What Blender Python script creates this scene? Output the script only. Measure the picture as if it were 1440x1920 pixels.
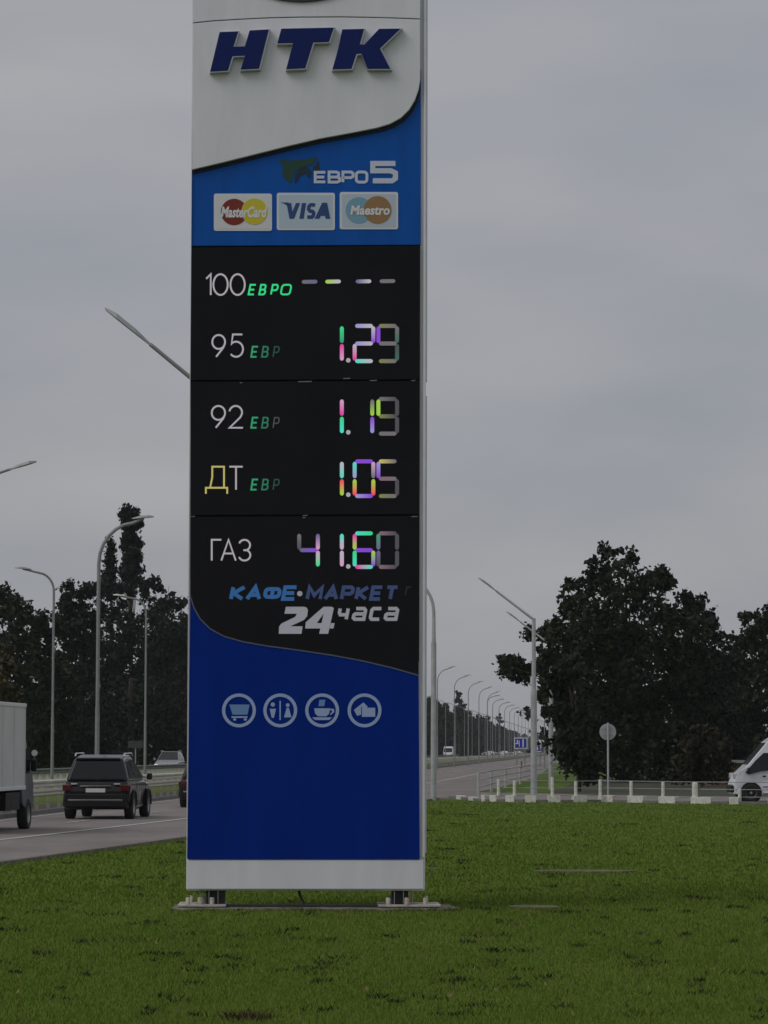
import bpy, math, random
import numpy as np
from mathutils import Matrix, Vector
R = math.radians
scene = bpy.context.scene
col = scene.collection
for o in list(bpy.data.objects): bpy.data.objects.remove(o)

# ------------------------------------------------------------------ camera
F = 6000.0                      # focal length in pixels of the 1440 px wide photograph
EYE = 1.95
cam = bpy.data.cameras.new('camera'); camo = bpy.data.objects.new('camera', cam); col.objects.link(camo)
cam.sensor_fit = 'HORIZONTAL'; cam.sensor_width = 36; cam.lens = F/1440*36
cam.clip_start = 0.5; cam.clip_end = 20000
CAM = Matrix.Translation((0, 0, EYE)) @ Matrix.Rotation(math.pi/2+math.atan(445/F), 4, 'X') @ Matrix.Rotation(R(.15), 4, 'Z')
camo.matrix_world = CAM
scene.camera = camo
# ------------------------------------------------------------------ world, sun, exposure
w = bpy.data.worlds.new('World'); scene.world = w; w.use_nodes = True
nt = w.node_tree; N = nt.nodes; L = nt.links
bg = N['Background']; bg.inputs['Strength'].default_value = 0.1
sky = N.new('ShaderNodeTexSky'); sky.sky_type = 'NISHITA'; sky.sun_disc = False
SUN_EL, SUN_AZ = R(44), R(238)
sky.sun_elevation = SUN_EL; sky.sun_rotation = SUN_AZ; sky.dust_density = 3
tc = N.new('ShaderNodeTexCoord')
mp = N.new('ShaderNodeMapping'); mp.inputs['Scale'].default_value = (1, 1, 3.2)
nz = N.new('ShaderNodeTexNoise'); nz.inputs['Scale'].default_value = 7; nz.inputs['Detail'].default_value = 4; nz.inputs['Roughness'].default_value = .45
cr = N.new('ShaderNodeValToRGB')
cr.color_ramp.elements[0].position = .3; cr.color_ramp.elements[0].color = (3.00, 3.14, 3.48, 1)
cr.color_ramp.elements[1].position = .72; cr.color_ramp.elements[1].color = (3.98, 3.94, 4.12, 1)
sep = N.new('ShaderNodeSeparateXYZ')
mr = N.new('ShaderNodeMapRange'); mr.inputs['From Min'].default_value = .1; mr.inputs['From Max'].default_value = 1
mr.inputs['To Min'].default_value = 1; mr.inputs['To Max'].default_value = 1.12
vm = N.new('ShaderNodeVectorMath'); vm.operation = 'SCALE'
mx = N.new('ShaderNodeMixRGB'); mx.inputs['Fac'].default_value = .92
L.new(tc.outputs['Generated'], mp.inputs['Vector']); L.new(mp.outputs['Vector'], nz.inputs['Vector'])
L.new(nz.outputs['Fac'], cr.inputs['Fac']); L.new(tc.outputs['Generated'], sep.inputs[0]); L.new(sep.outputs['Z'], mr.inputs['Value'])
L.new(cr.outputs['Color'], vm.inputs[0]); L.new(mr.outputs['Result'], vm.inputs['Scale'])
L.new(sky.outputs['Color'], mx.inputs['Color1']); L.new(vm.outputs['Vector'], mx.inputs['Color2'])
L.new(mx.outputs['Color'], bg.inputs['Color'])
sl = bpy.data.lights.new('sun', 'SUN'); sl.energy = .8; sl.angle = R(35); sl.color = (1, .97, .93)
so = bpy.data.objects.new('sun', sl); col.objects.link(so)
sd = Vector((math.sin(SUN_AZ)*math.cos(SUN_EL), math.cos(SUN_AZ)*math.cos(SUN_EL), math.sin(SUN_EL)))
so.rotation_euler = sd.to_track_quat('Z', 'Y').to_euler(); so.location = (0, -20, 60)
scene.view_settings.view_transform = 'Standard'; scene.view_settings.look = 'None'
scene.view_settings.exposure = 0; scene.view_settings.gamma = 1; scene.view_settings.use_curve_mapping = False
scene.render.engine = 'CYCLES'
scene.cycles.volume_bounces = 1

# ------------------------------------------------------------------ helpers
ORG = CAM.translation.copy(); R3 = CAM.to_3x3()
def ray(px, py): return R3 @ Vector(((px-720)/F, (960-py)/F, -1))
def G(px, py, z=0.0):
    d = ray(px, py); t = (z-ORG.z)/d.z; return ORG + d*t
def A(px, py, Y):
    d = ray(px, py); t = Y/d.y; return ORG + d*t
K = .066; HEAD = -math.atan(K)
def S(s, Y, z=0.0): return Vector((s+K*Y, Y, z))

def mat(name, c, rough=.7, metal=0, noise=0, nscale=5, bump=0, bscale=40, spec=.5, emit=None, estr=1, c2=None, coat=0, stretch=None, island=0):
    m = bpy.data.materials.new(name); m.use_nodes = True
    n = m.node_tree.nodes; l = m.node_tree.links; b = n['Principled BSDF']
    b.inputs['Base Color'].default_value = (*c, 1); b.inputs['Roughness'].default_value = rough
    b.inputs['Metallic'].default_value = metal; b.inputs['Specular IOR Level'].default_value = spec
    b.inputs['Coat Weight'].default_value = coat
    t = n.new('ShaderNodeTexCoord'); v = t.outputs['Object']
    if stretch:
        q = n.new('ShaderNodeMapping'); q.inputs['Scale'].default_value = stretch; l.new(v, q.inputs['Vector']); v = q.outputs['Vector']
    if noise or c2:
        z = n.new('ShaderNodeTexNoise'); z.inputs['Scale'].default_value = nscale; z.inputs['Detail'].default_value = 6; z.inputs['Roughness'].default_value = .6
        l.new(v, z.inputs['Vector'])
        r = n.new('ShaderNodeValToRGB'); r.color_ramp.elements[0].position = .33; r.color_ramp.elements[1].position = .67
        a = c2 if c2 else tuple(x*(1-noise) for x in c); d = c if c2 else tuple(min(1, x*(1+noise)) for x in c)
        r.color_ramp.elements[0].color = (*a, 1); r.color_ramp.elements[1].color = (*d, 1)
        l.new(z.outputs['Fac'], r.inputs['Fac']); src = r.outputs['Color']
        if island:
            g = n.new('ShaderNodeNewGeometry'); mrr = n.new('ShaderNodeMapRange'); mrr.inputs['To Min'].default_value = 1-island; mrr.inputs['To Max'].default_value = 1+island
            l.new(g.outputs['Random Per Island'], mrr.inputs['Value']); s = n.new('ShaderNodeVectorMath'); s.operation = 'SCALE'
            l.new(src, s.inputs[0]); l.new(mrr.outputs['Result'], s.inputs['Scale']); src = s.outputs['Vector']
        l.new(src, b.inputs['Base Color'])
        if noise:
            m2 = n.new('ShaderNodeMapRange'); m2.inputs['To Min'].default_value = max(0, rough-.1); m2.inputs['To Max'].default_value = min(1, rough+.1)
            l.new(z.outputs['Fac'], m2.inputs['Value']); l.new(m2.outputs['Result'], b.inputs['Roughness'])
    if bump:
        z2 = n.new('ShaderNodeTexNoise'); z2.inputs['Scale'].default_value = bscale; z2.inputs['Detail'].default_value = 5
        l.new(v, z2.inputs['Vector']); bp = n.new('ShaderNodeBump'); bp.inputs['Strength'].default_value = bump; bp.inputs['Distance'].default_value = .02
        l.new(z2.outputs['Fac'], bp.inputs['Height']); l.new(bp.outputs['Normal'], b.inputs['Normal'])
    if emit:
        b.inputs['Emission Color'].default_value = (*emit, 1); b.inputs['Emission Strength'].default_value = estr
    return m
def srgb(r, g, b): return tuple((x/255)**2.2 for x in (r, g, b))

class MB:
    def __init__(s): s.v = []; s.f = []
    def add(s, vs, fs):
        k = len(s.v); s.v += [tuple(p) for p in vs]; s.f += [tuple(i+k for i in f) for f in fs]; return s
    def box(s, x0, x1, y0, y1, z0, z1):
        return s.add([(x0,y0,z0),(x1,y0,z0),(x1,y1,z0),(x0,y1,z0),(x0,y0,z1),(x1,y0,z1),(x1,y1,z1),(x0,y1,z1)],
                     [(0,3,2,1),(4,5,6,7),(0,1,5,4),(1,2,6,5),(2,3,7,6),(3,0,4,7)])
    def tube(s, pts, rad, n=10, cap=True):
        pts = [Vector(p) for p in pts]
        if not isinstance(rad, (list, tuple)): rad = [rad]*len(pts)
        vs = []; fs = []; up = None
        for i, p in enumerate(pts):
            d = (pts[min(i+1, len(pts)-1)]-pts[max(i-1, 0)]).normalized()
            if up is None: up = Vector((0, 0, 1)) if abs(d.z) < .9 else Vector((1, 0, 0))
            a = d.cross(up).normalized(); b = a.cross(d).normalized(); up = b
            for k in range(n):
                t = 2*math.pi*k/n; vs.append(p+(a*math.cos(t)+b*math.sin(t))*rad[i])
        for i in range(len(pts)-1):
            for k in range(n):
                k2 = (k+1) % n; fs.append((i*n+k, i*n+k2, (i+1)*n+k2, (i+1)*n+k))
        if cap:
            k0 = len(vs); vs += vs[:n]; fs.append(tuple(range(k0+n-1, k0-1, -1)))
            k1 = len(vs); vs += vs[k0-n:k0]; fs.append(tuple(range(k1, k1+n)))
        return s.add(vs, fs)
    def prism(s, poly, y0, y1):          # poly in x,z ; extruded from y0 (front) to y1 (back)
        n = len(poly)
        a = sum(poly[i][0]*poly[(i+1)%n][1]-poly[(i+1)%n][0]*poly[i][1] for i in range(n))
        if a < 0: poly = poly[::-1]
        vs = [(p[0], y0, p[1]) for p in poly]+[(p[0], y1, p[1]) for p in poly]
        fs = [tuple(range(n)), tuple(range(2*n-1, n-1, -1))]+[(i, i+n, (i+1)%n+n, (i+1)%n) for i in range(n)]
        return s.add(vs, fs)
    def lathe(s, prof, axis='x', c=(0,0,0), n=20):   # prof: (r, h)
        vs = []; fs = []; m = len(prof)
        for k in range(n):
            t = 2*math.pi*k/n
            for r, h in prof:
                q = (h, r*math.cos(t), r*math.sin(t)) if axis == 'x' else ((r*math.cos(t), h, r*math.sin(t)) if axis == 'y' else (r*math.cos(t), r*math.sin(t), h))
                vs.append((q[0]+c[0], q[1]+c[1], q[2]+c[2]))
        for k in range(n):
            for j in range(m-1):
                k2 = (k+1) % n; fs.append((k*m+j, k*m+j+1, k2*m+j+1, k2*m+j))
        return s.add(vs, fs)
    def mesh(s, name, m, smooth=False, sharp=None):
        me = bpy.data.meshes.new(name); me.from_pydata(s.v, [], s.f)
        if m: me.materials.append(m)
        if smooth: me.polygons.foreach_set('use_smooth', [True]*len(me.polygons))
        me.update(); return me
    def build(s, name, m, parent=None, smooth=False, bevel=0, loc=None, seg=2):
        o = bpy.data.objects.new(name, s.mesh(name, m, smooth)); col.objects.link(o)
        if parent: o.parent = parent
        if loc: o.location = loc
        if bevel:
            b = o.modifiers.new('bevel', 'BEVEL'); b.width = bevel; b.segments = seg; b.limit_method = 'ANGLE'; b.angle_limit = R(35)
        return o
def tag(o, label=None, cat=None, group=None, kind=None):
    if label: o['label'] = label
    if cat: o['category'] = cat
    if group: o['group'] = group
    if kind: o['kind'] = kind
    return o
def empty(name, loc, rz=0, label=None, cat=None, group=None):
    o = bpy.data.objects.new(name, None); col.objects.link(o); o.location = loc; o.rotation_euler.z = rz
    o.empty_display_size = .2
    return tag(o, label, cat, group)
def copy_tree(o, parent=None):
    c = o.copy(); col.objects.link(c)
    if parent: c.parent = parent
    for ch in list(o.children): copy_tree(ch, c)
    return c
def arc(cx, cy, rx, ry, a0, a1, n=14):
    return [(cx+rx*math.cos(R(a0+(a1-a0)*i/n)), cy+ry*math.sin(R(a0+(a1-a0)*i/n))) for i in range(n+1)]

# ------------------------------------------------------------------ materials
M = {}
M['white'] = mat('white_painted_sheet', (.76, .765, .81), .45, noise=.05, nscale=1.5, bump=.05, bscale=3, stretch=(3, 3, .5))
M['trim'] = mat('aluminium_trim', (.74, .75, .78), .35, metal=.3, noise=.04)
M['blue_up'] = mat('blue_film', (.007, .098, .44), .42, noise=.10, nscale=1.5, spec=.12, stretch=(3, 3, .5))
M['blue_low'] = mat('deep_blue_film', (.001, .024, .25), .45, noise=.09, nscale=1.5, spec=.08, stretch=(3, 3, .4))
M['black'] = mat('black_acrylic', (.006, .006, .008), .14, noise=.25, nscale=1.2, spec=.16)
M['seam'] = mat('dark_gap', (.004, .004, .004), .9)
M['navy'] = mat('navy_letter_face', (.007, .018, .125), .45, noise=.05, spec=.15)
M['silver'] = mat('silver_return', (.45, .46, .48), .35, metal=.7, noise=.08)
M['steel'] = mat('galvanised_steel', (.30, .31, .32), .55, metal=.35, noise=.15, nscale=3)
M['pole'] = mat('galvanised_pole', (.27, .28, .28), .6, metal=.2, noise=.15, nscale=2)
M['whitepole'] = mat('pale_painted_pole', (.41, .43, .43), .6, noise=.15, nscale=2)
M['darksteel'] = mat('dark_steel', (.035, .034, .034), .6, noise=.3, nscale=6)
M['concrete'] = mat('concrete', (.17, .16, .115), .9, noise=.45, nscale=6, bump=.5, bscale=30)
M['asphalt'] = mat('worn_asphalt', (.235, .205, .195), .88, noise=.2, nscale=.5, stretch=(1, .25, 1), bump=.3, bscale=30, spec=.25)
M['paint'] = mat('road_paint', (.52, .5, .48), .8, noise=.2, nscale=4)
M['kwhite'] = mat('whitewashed_kerb', (.76, .76, .70), .85, c2=(.5, .49, .43), nscale=7, bump=.3)
M['cap'] = mat('dirty_white_cap', (.58, .56, .50), .7, c2=(.34, .28, .2), nscale=18)
M['kgrey'] = mat('grey_kerb', (.17, .17, .165), .9, noise=.2, nscale=4)
M['rail'] = mat('guard_rail_zinc', (.55, .54, .46), .5, metal=.15, noise=.12, nscale=2)
M['rpost'] = mat('guard_rail_post', (.28, .27, .22), .7, noise=.2)
M['rail_shade'] = mat('rail_shade', (.06, .045, .03), .95, noise=.4, nscale=8, bump=.6)
M['tyre'] = mat('tyre_rubber', (.012, .012, .012), .8, noise=.2)
M['rim'] = mat('alloy_rim', (.35, .35, .36), .35, metal=.8)
M['carglass'] = mat('tinted_glass', (.006, .007, .009), .1, spec=.4, noise=.2)
M['carblack'] = mat('black_car_paint', (.004, .004, .005), .2, coat=.25, spec=.35, noise=.1)
M['carplastic'] = mat('dark_plastic', (.009, .009, .010), .6, noise=.2, spec=.25)
M['carsilver'] = mat('silver_car_paint', (.4, .41, .43), .3, metal=.3, coat=.5, noise=.05)
M['carwhite'] = mat('white_car_paint', (.72, .73, .78), .3, coat=.5, noise=.04)
M['chrome'] = mat('chrome', (.75, .75, .78), .12, metal=1)
M['redlens'] = mat('red_lens', (.08, .003, .005), .2, coat=.3)
M['clearlens'] = mat('clear_lens', (.6, .6, .62), .12, metal=.4)
M['plate'] = mat('number_plate', (.6, .6, .58), .5)
M['lamp_on'] = mat('lit_headlamp', (.8, .8, .8), .3, emit=(1, .98, .95), estr=.8)
M['boxgrey'] = mat('truck_box_panel', (.58, .60, .58), .55, noise=.06, nscale=1.2)
M['cabblue'] = mat('dark_blue_cab', (.012, .02, .035), .4, noise=.1)
M['signblue'] = mat('sign_blue', (.008, .03, .42), .4)
M['signwhite'] = mat('sign_white', (.75, .75, .78), .5)
M['signback'] = mat('sign_back_zinc', (.36, .38, .38), .55, metal=.2, noise=.12)
M['bark'] = mat('bark', (.05, .04, .03), .95, noise=.4, nscale=8, bump=.6)
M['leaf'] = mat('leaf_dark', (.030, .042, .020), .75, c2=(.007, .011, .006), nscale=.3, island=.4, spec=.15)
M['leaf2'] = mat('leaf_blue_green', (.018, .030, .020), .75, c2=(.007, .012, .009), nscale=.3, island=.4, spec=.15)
M['leafo'] = mat('leaf_olive', (.075, .062, .022), .75, c2=(.030, .034, .016), nscale=.6, island=.5, spec=.15)
M['leafb'] = mat('leaf_brown', (.045, .040, .022), .8, c2=(.018, .018, .012), nscale=1, island=.5, spec=.1)
M['wood'] = mat('shed_wood', (.12, .07, .04), .85, noise=.3, nscale=4)

# ------------------------------------------------------------------ ground
mb = MB(); xs = [-4000, -300, -60, -20, 20, 60, 300, 4000]; ys = [-60, 10, 40, 80, 150, 300, 600, 1500, 6000]
for y in ys:
    for x in xs: mb.v.append((x, y, 0))
nx = len(xs)
for j in range(len(ys)-1):
    for i in range(nx-1): mb.f.append((j*nx+i, j*nx+i+1, (j+1)*nx+i+1, (j+1)*nx+i))
M['turf'] = mat('turf_ground', (.11, .165, .026), .95, c2=(.075, .12, .018), nscale=.6, bump=.5, bscale=20, spec=.1, stretch=(1, .35, 1))
tag(mb.build('ground', M['turf']), kind='structure')

def interp(tab, y):
    if y <= tab[0][0]: return tab[0][1]
    for (a, b), (c, d) in zip(tab, tab[1:]):
        if y <= c: return b+(d-b)*(y-a)/(c-a)
    return tab[-1][1]
NEAR = [(20, -13.4), (40, -11.1), (54, -10), (70, -8.85), (85, -8.0), (100, -7.3), (131, -6.1), (160, -5.0), (220, -4.2), (300, -4.6), (420, -5.6), (2500, -5.9)]
def FARE(y): return -16.4
LINE = [(20, -16), (50, -13.8), (68, -12.6), (89, -11.35), (120, -10.2), (200, -9.5), (400, -9.3), (2500, -9.3)]
def strip(name, fa, fb, y0, y1, z, m, kind=None, step=None, parent=None, thick=0):
    mb = MB(); y = y0; rows = []
    while y < y1: rows.append(y); y += (step or max(3, y*.05))
    rows.append(y1)
    for y in rows:
        mb.v += [tuple(S(fa(y), y, z)), tuple(S(fb(y), y, z))]
        if thick: mb.v += [tuple(S(fa(y), y, z-thick)), tuple(S(fb(y), y, z-thick))]
    k = 4 if thick else 2
    for i in range(len(rows)-1):
        a = i*k; b = a+k
        mb.f.append((a, a+1, b+1, b))
        if thick: mb.f += [(a+1, a+3, b+3, b+1), (a+2, a, b, b+2)]
    if thick: mb.f.append((0, 2, 3, 1))
    o = mb.build(name, m, parent)
    if kind: o['kind'] = kind
    return o
strip('road', lambda y: FARE(y), lambda y: interp(NEAR, y), 20, 2400, .012, M['asphalt'], 'structure', step=8)
strip('far_road', lambda y: -36.5, lambda y: -28.2, 60, 2400, .012, M['asphalt'], 'structure', step=20)
strip('rail_shade_strip', lambda y: -19.2, lambda y: FARE(y)-.25, 60, 1500, .02, M['rail_shade'], 'structure', step=20)  # dark ground strip: shade beneath the guard rail put into its colour
strip('edge_line', lambda y: interp(LINE, y)-.09, lambda y: interp(LINE, y)+.09, 30, 900, .022, M['paint'], 'structure', step=6)
strip('inner_edge_line', lambda y: -16.0, lambda y: -15.85, 60, 900, .022, M['paint'], 'structure', step=20)
for i in range(26):
    y = 60+i*12
    strip('lane_dash', lambda q: (interp(LINE, q)-16)/2-.06, lambda q: (interp(LINE, q)-16)/2+.06, y, y+3.2, .022, M['paint'], 'structure', step=3.2)
strip('kerb', lambda y: interp(NEAR, y), lambda y: interp(NEAR, y)+.16, 20, 126, .07, M['concrete'], 'structure', step=4, thick=.08)
strip('median_kerb', lambda y: FARE(y)-.25, lambda y: FARE(y), 60, 1600, .13, M['kgrey'], 'structure', step=20, thick=.14)
strip('far_kerb', lambda y: -28.2, lambda y: -27.95, 60, 1600, .13, M['kgrey'], 'structure', step=20, thick=.14)
# side road that joins from the right behind the painted kerb
mb = MB(); side = [(131, 1.2), (128, 5), (124.5, 10), (121.3, 15), (120, 20), (119, 40), (118, 90)]
c0 = S(-6.2, 128.5)
pts_near = [(c0.x, 128.0), (6, 125.6), (10, 121.6), (15, 118.4), (20, 117.4), (40, 116.5), (90, 116)]
pts_far = [(c0.x+.2, 150), (7, 143), (11, 136.5), (15, 132.5), (20, 130.5), (40, 129), (90, 128)]
for a, b in zip(pts_near, pts_far): mb.v += [(a[0], a[1], .008), (b[0], b[1], .008)]
for i in range(len(pts_near)-1): mb.f.append((2*i, 2*i+2, 2*i+3, 2*i+1))
tag(mb.build('side_road', M['asphalt']), kind='structure')

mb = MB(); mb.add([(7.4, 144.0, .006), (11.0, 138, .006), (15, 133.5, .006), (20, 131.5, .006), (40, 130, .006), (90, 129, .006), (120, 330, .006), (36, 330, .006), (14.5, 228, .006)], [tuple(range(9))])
tag(mb.build('dark_verge', mat('dark_scrub_ground', (.05, .052, .022), .95, c2=(.028, .034, .014), nscale=.5, bump=.6, bscale=6)), kind='structure')  # ground patch in a darker brown-olive than the turf

# ------------------------------------------------------------------ price pylon
PY = 39.0; base = G(570, 1703); PROT = R(1.5)
pyl = empty('price_pylon', (base.x, PY, 0), PROT, 'tall blue, white and black fuel price pylon standing on the lawn', 'sign')
PM = Matrix.Translation((base.x, PY, 0)) @ Matrix.Rotation(PROT, 4, 'Z'); PI_ = PM.inverted()
def P(px, py, w=0.0):        # photo pixel -> local x,z on the plane w metres in front of the pylon body
    o = PI_ @ ORG; d = PI_.to_3x3() @ ray(px, py); t = (-w-o.y)/d.y; q = o+d*t
    return (q.x, q.z)
def PP(pts, w=0.0): return [P(a, b, w) for a, b in pts]
x0 = P(349, 1670)[0]; x1 = P(797, 1670)[0]; zb = P(570, 1670)[1]; zt = P(570, -330)[1]
MB().box(x0, x1, 0, .62, zb, zt).build('body', M['white'], pyl, bevel=.025, seg=3)
def panel(name, pts, w0, w1, m, bevel=.004, parent=pyl):
    return MB().prism(PP(pts, w1), -w1, -w0).build(name, m, parent, bevel=bevel)
# white head panels, seam between them
seam = [(361, 43), (400, 39), (450, 36), (500, 33.5), (560, 32), (640, 31.5), (720, 33), (788, 35.5)]
panel('top_panel', [(361, -310), (788, -310)]+[(a, b-1) for a, b in seam[::-1]], .003, .10, M['white'])
curve = [(788, 150), (785, 168), (778, 188), (767, 206), (752, 221), (732, 232), (708, 239.5), (660, 249), (600, 260), (540, 274), (480, 289), (420, 304), (360.5, 318)]
panel('head_panel', [(a, b+1) for a, b in seam]+curve, .003, .10, M['white'], .008)
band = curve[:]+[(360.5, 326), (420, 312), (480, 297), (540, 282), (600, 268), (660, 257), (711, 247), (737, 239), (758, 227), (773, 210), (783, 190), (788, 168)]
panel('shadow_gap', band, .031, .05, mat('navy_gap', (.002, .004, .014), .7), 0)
# the bottom of a dark oval badge
badge = empty('badge', (0, 0, 0)); badge.parent = pyl
MB().prism([P(565+118*math.cos(t*.196), -62+66*math.sin(t*.196), .13) for t in range(32)], -.13, -.101).build('rim', M['darksteel'], badge, bevel=.006)
MB().prism([P(565+108*math.cos(t*.196), -62+58*math.sin(t*.196), .145) for t in range(32)], -.145, -.131).build('face', mat('badge_red', (.1, .01, .01), .4), badge, bevel=.006)
# raised HTK letters
def zz(pts): return [(x/3+340, y/3) for x, y in pts]
LET = {
 'letter': [
  zz([(215,180),(320,176),(293,262),(357,260),(384,171),(492,165),(437,385),(334,390),(357,312),(287,315),(262,396),(162,402)]),
  zz([(562,161),(858,155),(830,235),(742,238),(697,383),(590,388),(628,241),(540,243)]),
  zz([(905,165),(1028,162),(1004,248),(1030,250),(1112,162),(1234,160),(1117,272),(1175,386),(1048,386),(1012,300),(985,302),(957,386),(850,389),(880,280)])]}
def grow(pts, d, sx, sy):
    n = len(pts); ar = sum(pts[i][0]*pts[(i+1) % n][1]-pts[(i+1) % n][0]*pts[i][1] for i in range(n)); sg = 1 if ar > 0 else -1; out = []
    for i in range(n):
        p, a, b = Vector(pts[i]), Vector(pts[i-1]), Vector(pts[(i+1) % n]); d1 = (p-a).normalized(); d2 = (b-p).normalized()
        n1 = Vector((d1.y, -d1.x)); n2 = Vector((d2.y, -d2.x)); m = (n1+n2).normalized(); q = p+m*sg*d/max(.5, m.dot(n1)); out.append((q.x+sx, q.y+sy))
    return out
for pts in LET['letter']:
    cx = sum(p[0] for p in pts)/len(pts); cy = sum(p[1] for p in pts)/len(pts)
    e = MB().prism(PP(grow(pts, 1.7, 1.2, 1.2), .19), -.19, -.101).build('letter', M['silver'], pyl, bevel=.003)
    MB().prism(PP(pts, .2), -.2, -.19).build('letter_face', M['navy'], e, bevel=.003)
# blue upper panel and printed things
panel('blue_panel', [(359.5, 200), (789, 130), (789, 459), (359, 461)], .003, .03, M['blue_up'])
W1 = .03
def ribbon(mb, pts, wd, w, th=.004, closed=False):
    n = len(pts); pts = [Vector(p) for p in pts]; Lf = []; Rt = []
    for i, p in enumerate(pts):
        if closed: a = pts[i-1]; b = pts[(i+1) % n]
        else: a = pts[max(i-1, 0)]; b = pts[min(i+1, n-1)]
        d1 = (p-a).normalized() if (p-a).length > 1e-9 else (b-p).normalized()
        d2 = (b-p).normalized() if (b-p).length > 1e-9 else d1
        n1 = Vector((-d1.y, d1.x)); n2 = Vector((-d2.y, d2.x)); m = (n1+n2)
        if m.length < 1e-6: m = n1.copy()
        m.normalize(); k = 1/max(.45, m.dot(n1))
        Lf.append(p+m*wd/2*k); Rt.append(p-m*wd/2*k)
    vs = []
    for a, b in zip(Lf, Rt):
        pa = P(a.x, a.y, w+th); pb = P(b.x, b.y, w+th)
        vs += [(pa[0], -w-th, pa[1]), (pb[0], -w-th, pb[1]), (pa[0], -w, pa[1]), (pb[0], -w, pb[1])]
    fs = []
    for i in range(n if closed else n-1):
        a = i*4; b = ((i+1) % n)*4
        fs += [(a, a+1, b+1, b), (a+1, a+3, b+3, b+1), (a+2, a, b, b+2)]
    if not closed: fs += [(0, 2, 3, 1), (n*4-4, n*4-3, n*4-1, n*4-2)]
    mb.add(vs, fs)
# stroke glyphs in a unit box, y down
def rr(x0, y0, x1, y1, r):      # rounded rectangle, closed
    p = []
    for cx, cy, a in ((x1-r, y0+r, -90), (x1-r, y1-r, 0), (x0+r, y1-r, 90), (x0+r, y0+r, 180)): p += arc(cx, cy, r, r, a, a+90, 5)
    return p
GL = {
 '1': [[(.15, .22), (.62, 0), (.62, 1)]],
 '0': ['c', arc(.5, .5, .5, .5, 0, 345, 23)],
 '9': ['c', arc(.5, .32, .5, .32, 0, 345, 20), [(.97, .42), (.86, .58), (.3, 1)]],
 '5': [[(.9, 0), (.22, 0), (.12, .42)]+arc(.45, .66, .5, .34, -125, 140, 14)],
 '2': [arc(.48, .3, .44, .3, 190, 375, 12)+[(.8, .52), (.05, 1), (.98, 1)]],
 'Д': [[(.0, 1.18), (.0, .92), (1, .92), (1, 1.18)], [(.2, .92), (.3, .45), (.3, 0), (.85, 0), (.85, .92)]],
 'Т': [[(0, 0), (1, 0)], [(.5, 0), (.5, 1)]],
 'Г': [[(0, 1), (0, 0), (.95, 0)]],
 'А': [[(0, 1), (.5, 0), (1, 1)], [(.2, .66), (.8, .66)]],
 'З': [arc(.45, .26, .5, .26, 200, 430, 10)+[(.35, .5)], [(.35, .5)]+arc(.45, .74, .52, .26, -70, 160, 12)],
 'Е': [[(1, 0), (0, 0), (0, 1), (1, 1)], [(0, .5), (.9, .5)]],
 'В': ['c', [(0, 0), (.68, 0), (.90, .1), (.90, .38), (.7, .5), (0, .5)], 'c', [(0, .5), (.74, .5), (1, .63), (1, .88), (.76, 1), (0, 1)]],
 'Р': [[(0, 1), (0, 0), (.8, 0), (1, .14), (1, .42), (.8, .56), (0, .56)]],
 'О': ['c', rr(0, 0, 1, 1, .28)],
 'К': [[(0, 0), (0, 1)], [(1, 0), (.12, .5), (1, 1)]],
 'Ф': [[(.5, 0), (.5, 1)], 'c', rr(0, .16, 1, .82, .22)],
 'М': [[(0, 1), (.0, 0), (.5, .7), (1, 0), (1, 1)]],
 'ч': [[(0, 0), (0, .4), (.15, .58), (1, .58)], [(1, 0), (1, 1)]],
 'а': [[(.1, 0), (.85, 0), (1, .15), (1, 1), (.15, 1), (0, .88), (0, .62), (.12, .5), (1, .5)]],
 'с': [[(1, 0), (.15, 0), (0, .15), (0, .85), (.15, 1), (1, 1)]],
 'V': [[(0, 0), (.42, 1), (1, 0)]], 'I': [[(.5, 0), (.5, 1)]],
 'S': [[(1, .05), (.75, 0), (.3, 0), (.08, .12), (.08, .36), (.3, .5), (.75, .54), (.95, .68), (.9, .9), (.7, 1), (0, 1)]],
 'A': [[(0, 1), (.62, 0), (1, 1)], [(.25, .68), (.88, .68)]],
 '24a': [[(0, .04), (.85, 0), (.98, .1), (.98, .34), (.86, .46), (.2, .66), (.03, .8), (.0, 1), (1, 1)]],
 '24b': [[(.62, 0), (0, .72), (1, .72)], [(.78, .3), (.78, 1)]],
 's5': [[(1, 0), (0, 0), (0, .42), (.8, .42), (1, .55), (1, .86), (.85, 1), (0, 1)]],
}
def glyph(mb, g, x0, y0, x1, y1, wd, w, shear=0, th=.004):
    cl = False
    for k, s in enumerate(GL[g]):
        if s == 'c': cl = True; continue
        q = [(x0+a*(x1-x0)+shear*(y1-(y0+b*(y1-y0))), y0+b*(y1-y0)) for a, b in s]
        ribbon(mb, q, wd, w+k*.0006, th, cl); cl = False
def textm(name, items, wd, w, m, shear=0, parent=pyl, th=.004):
    mb = MB()
    for k, (g, x0, y0, x1, y1) in enumerate(items): glyph(mb, g, x0, y0, x1, y1, wd, w+k*.0001, shear, th)
    return mb.build(name, m, parent)
M['print'] = mat('white_print', (.62, .66, .78), .5)
textm('euro_lettering', [('Е', 591, 323, 610, 341), ('В', 617, 322.5, 637, 341.5), ('Р', 643, 322.5, 662, 341.5), ('О', 668, 322.5, 688, 341.5)], 5.2, W1, M['print'], th=.006)
textm('euro_number', [('s5', 699, 306.5, 741.5, 339)], 9.6, W1, M['print'], th=.006)
lm = mat('leaf_emblem_green', (.006, .055, .035), .5); lm2 = mat('leaf_emblem_dark', (.003, .022, .04), .5)
MB().prism(PP([(521, 299), (545, 301), (580, 297), (597, 295), (585, 309), (566, 313), (552, 322), (548, 335), (545, 344), (536, 338), (528, 324), (532, 312)], W1+.004), -W1-.004, -W1).build('leaf_emblem', lm, pyl)
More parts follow.
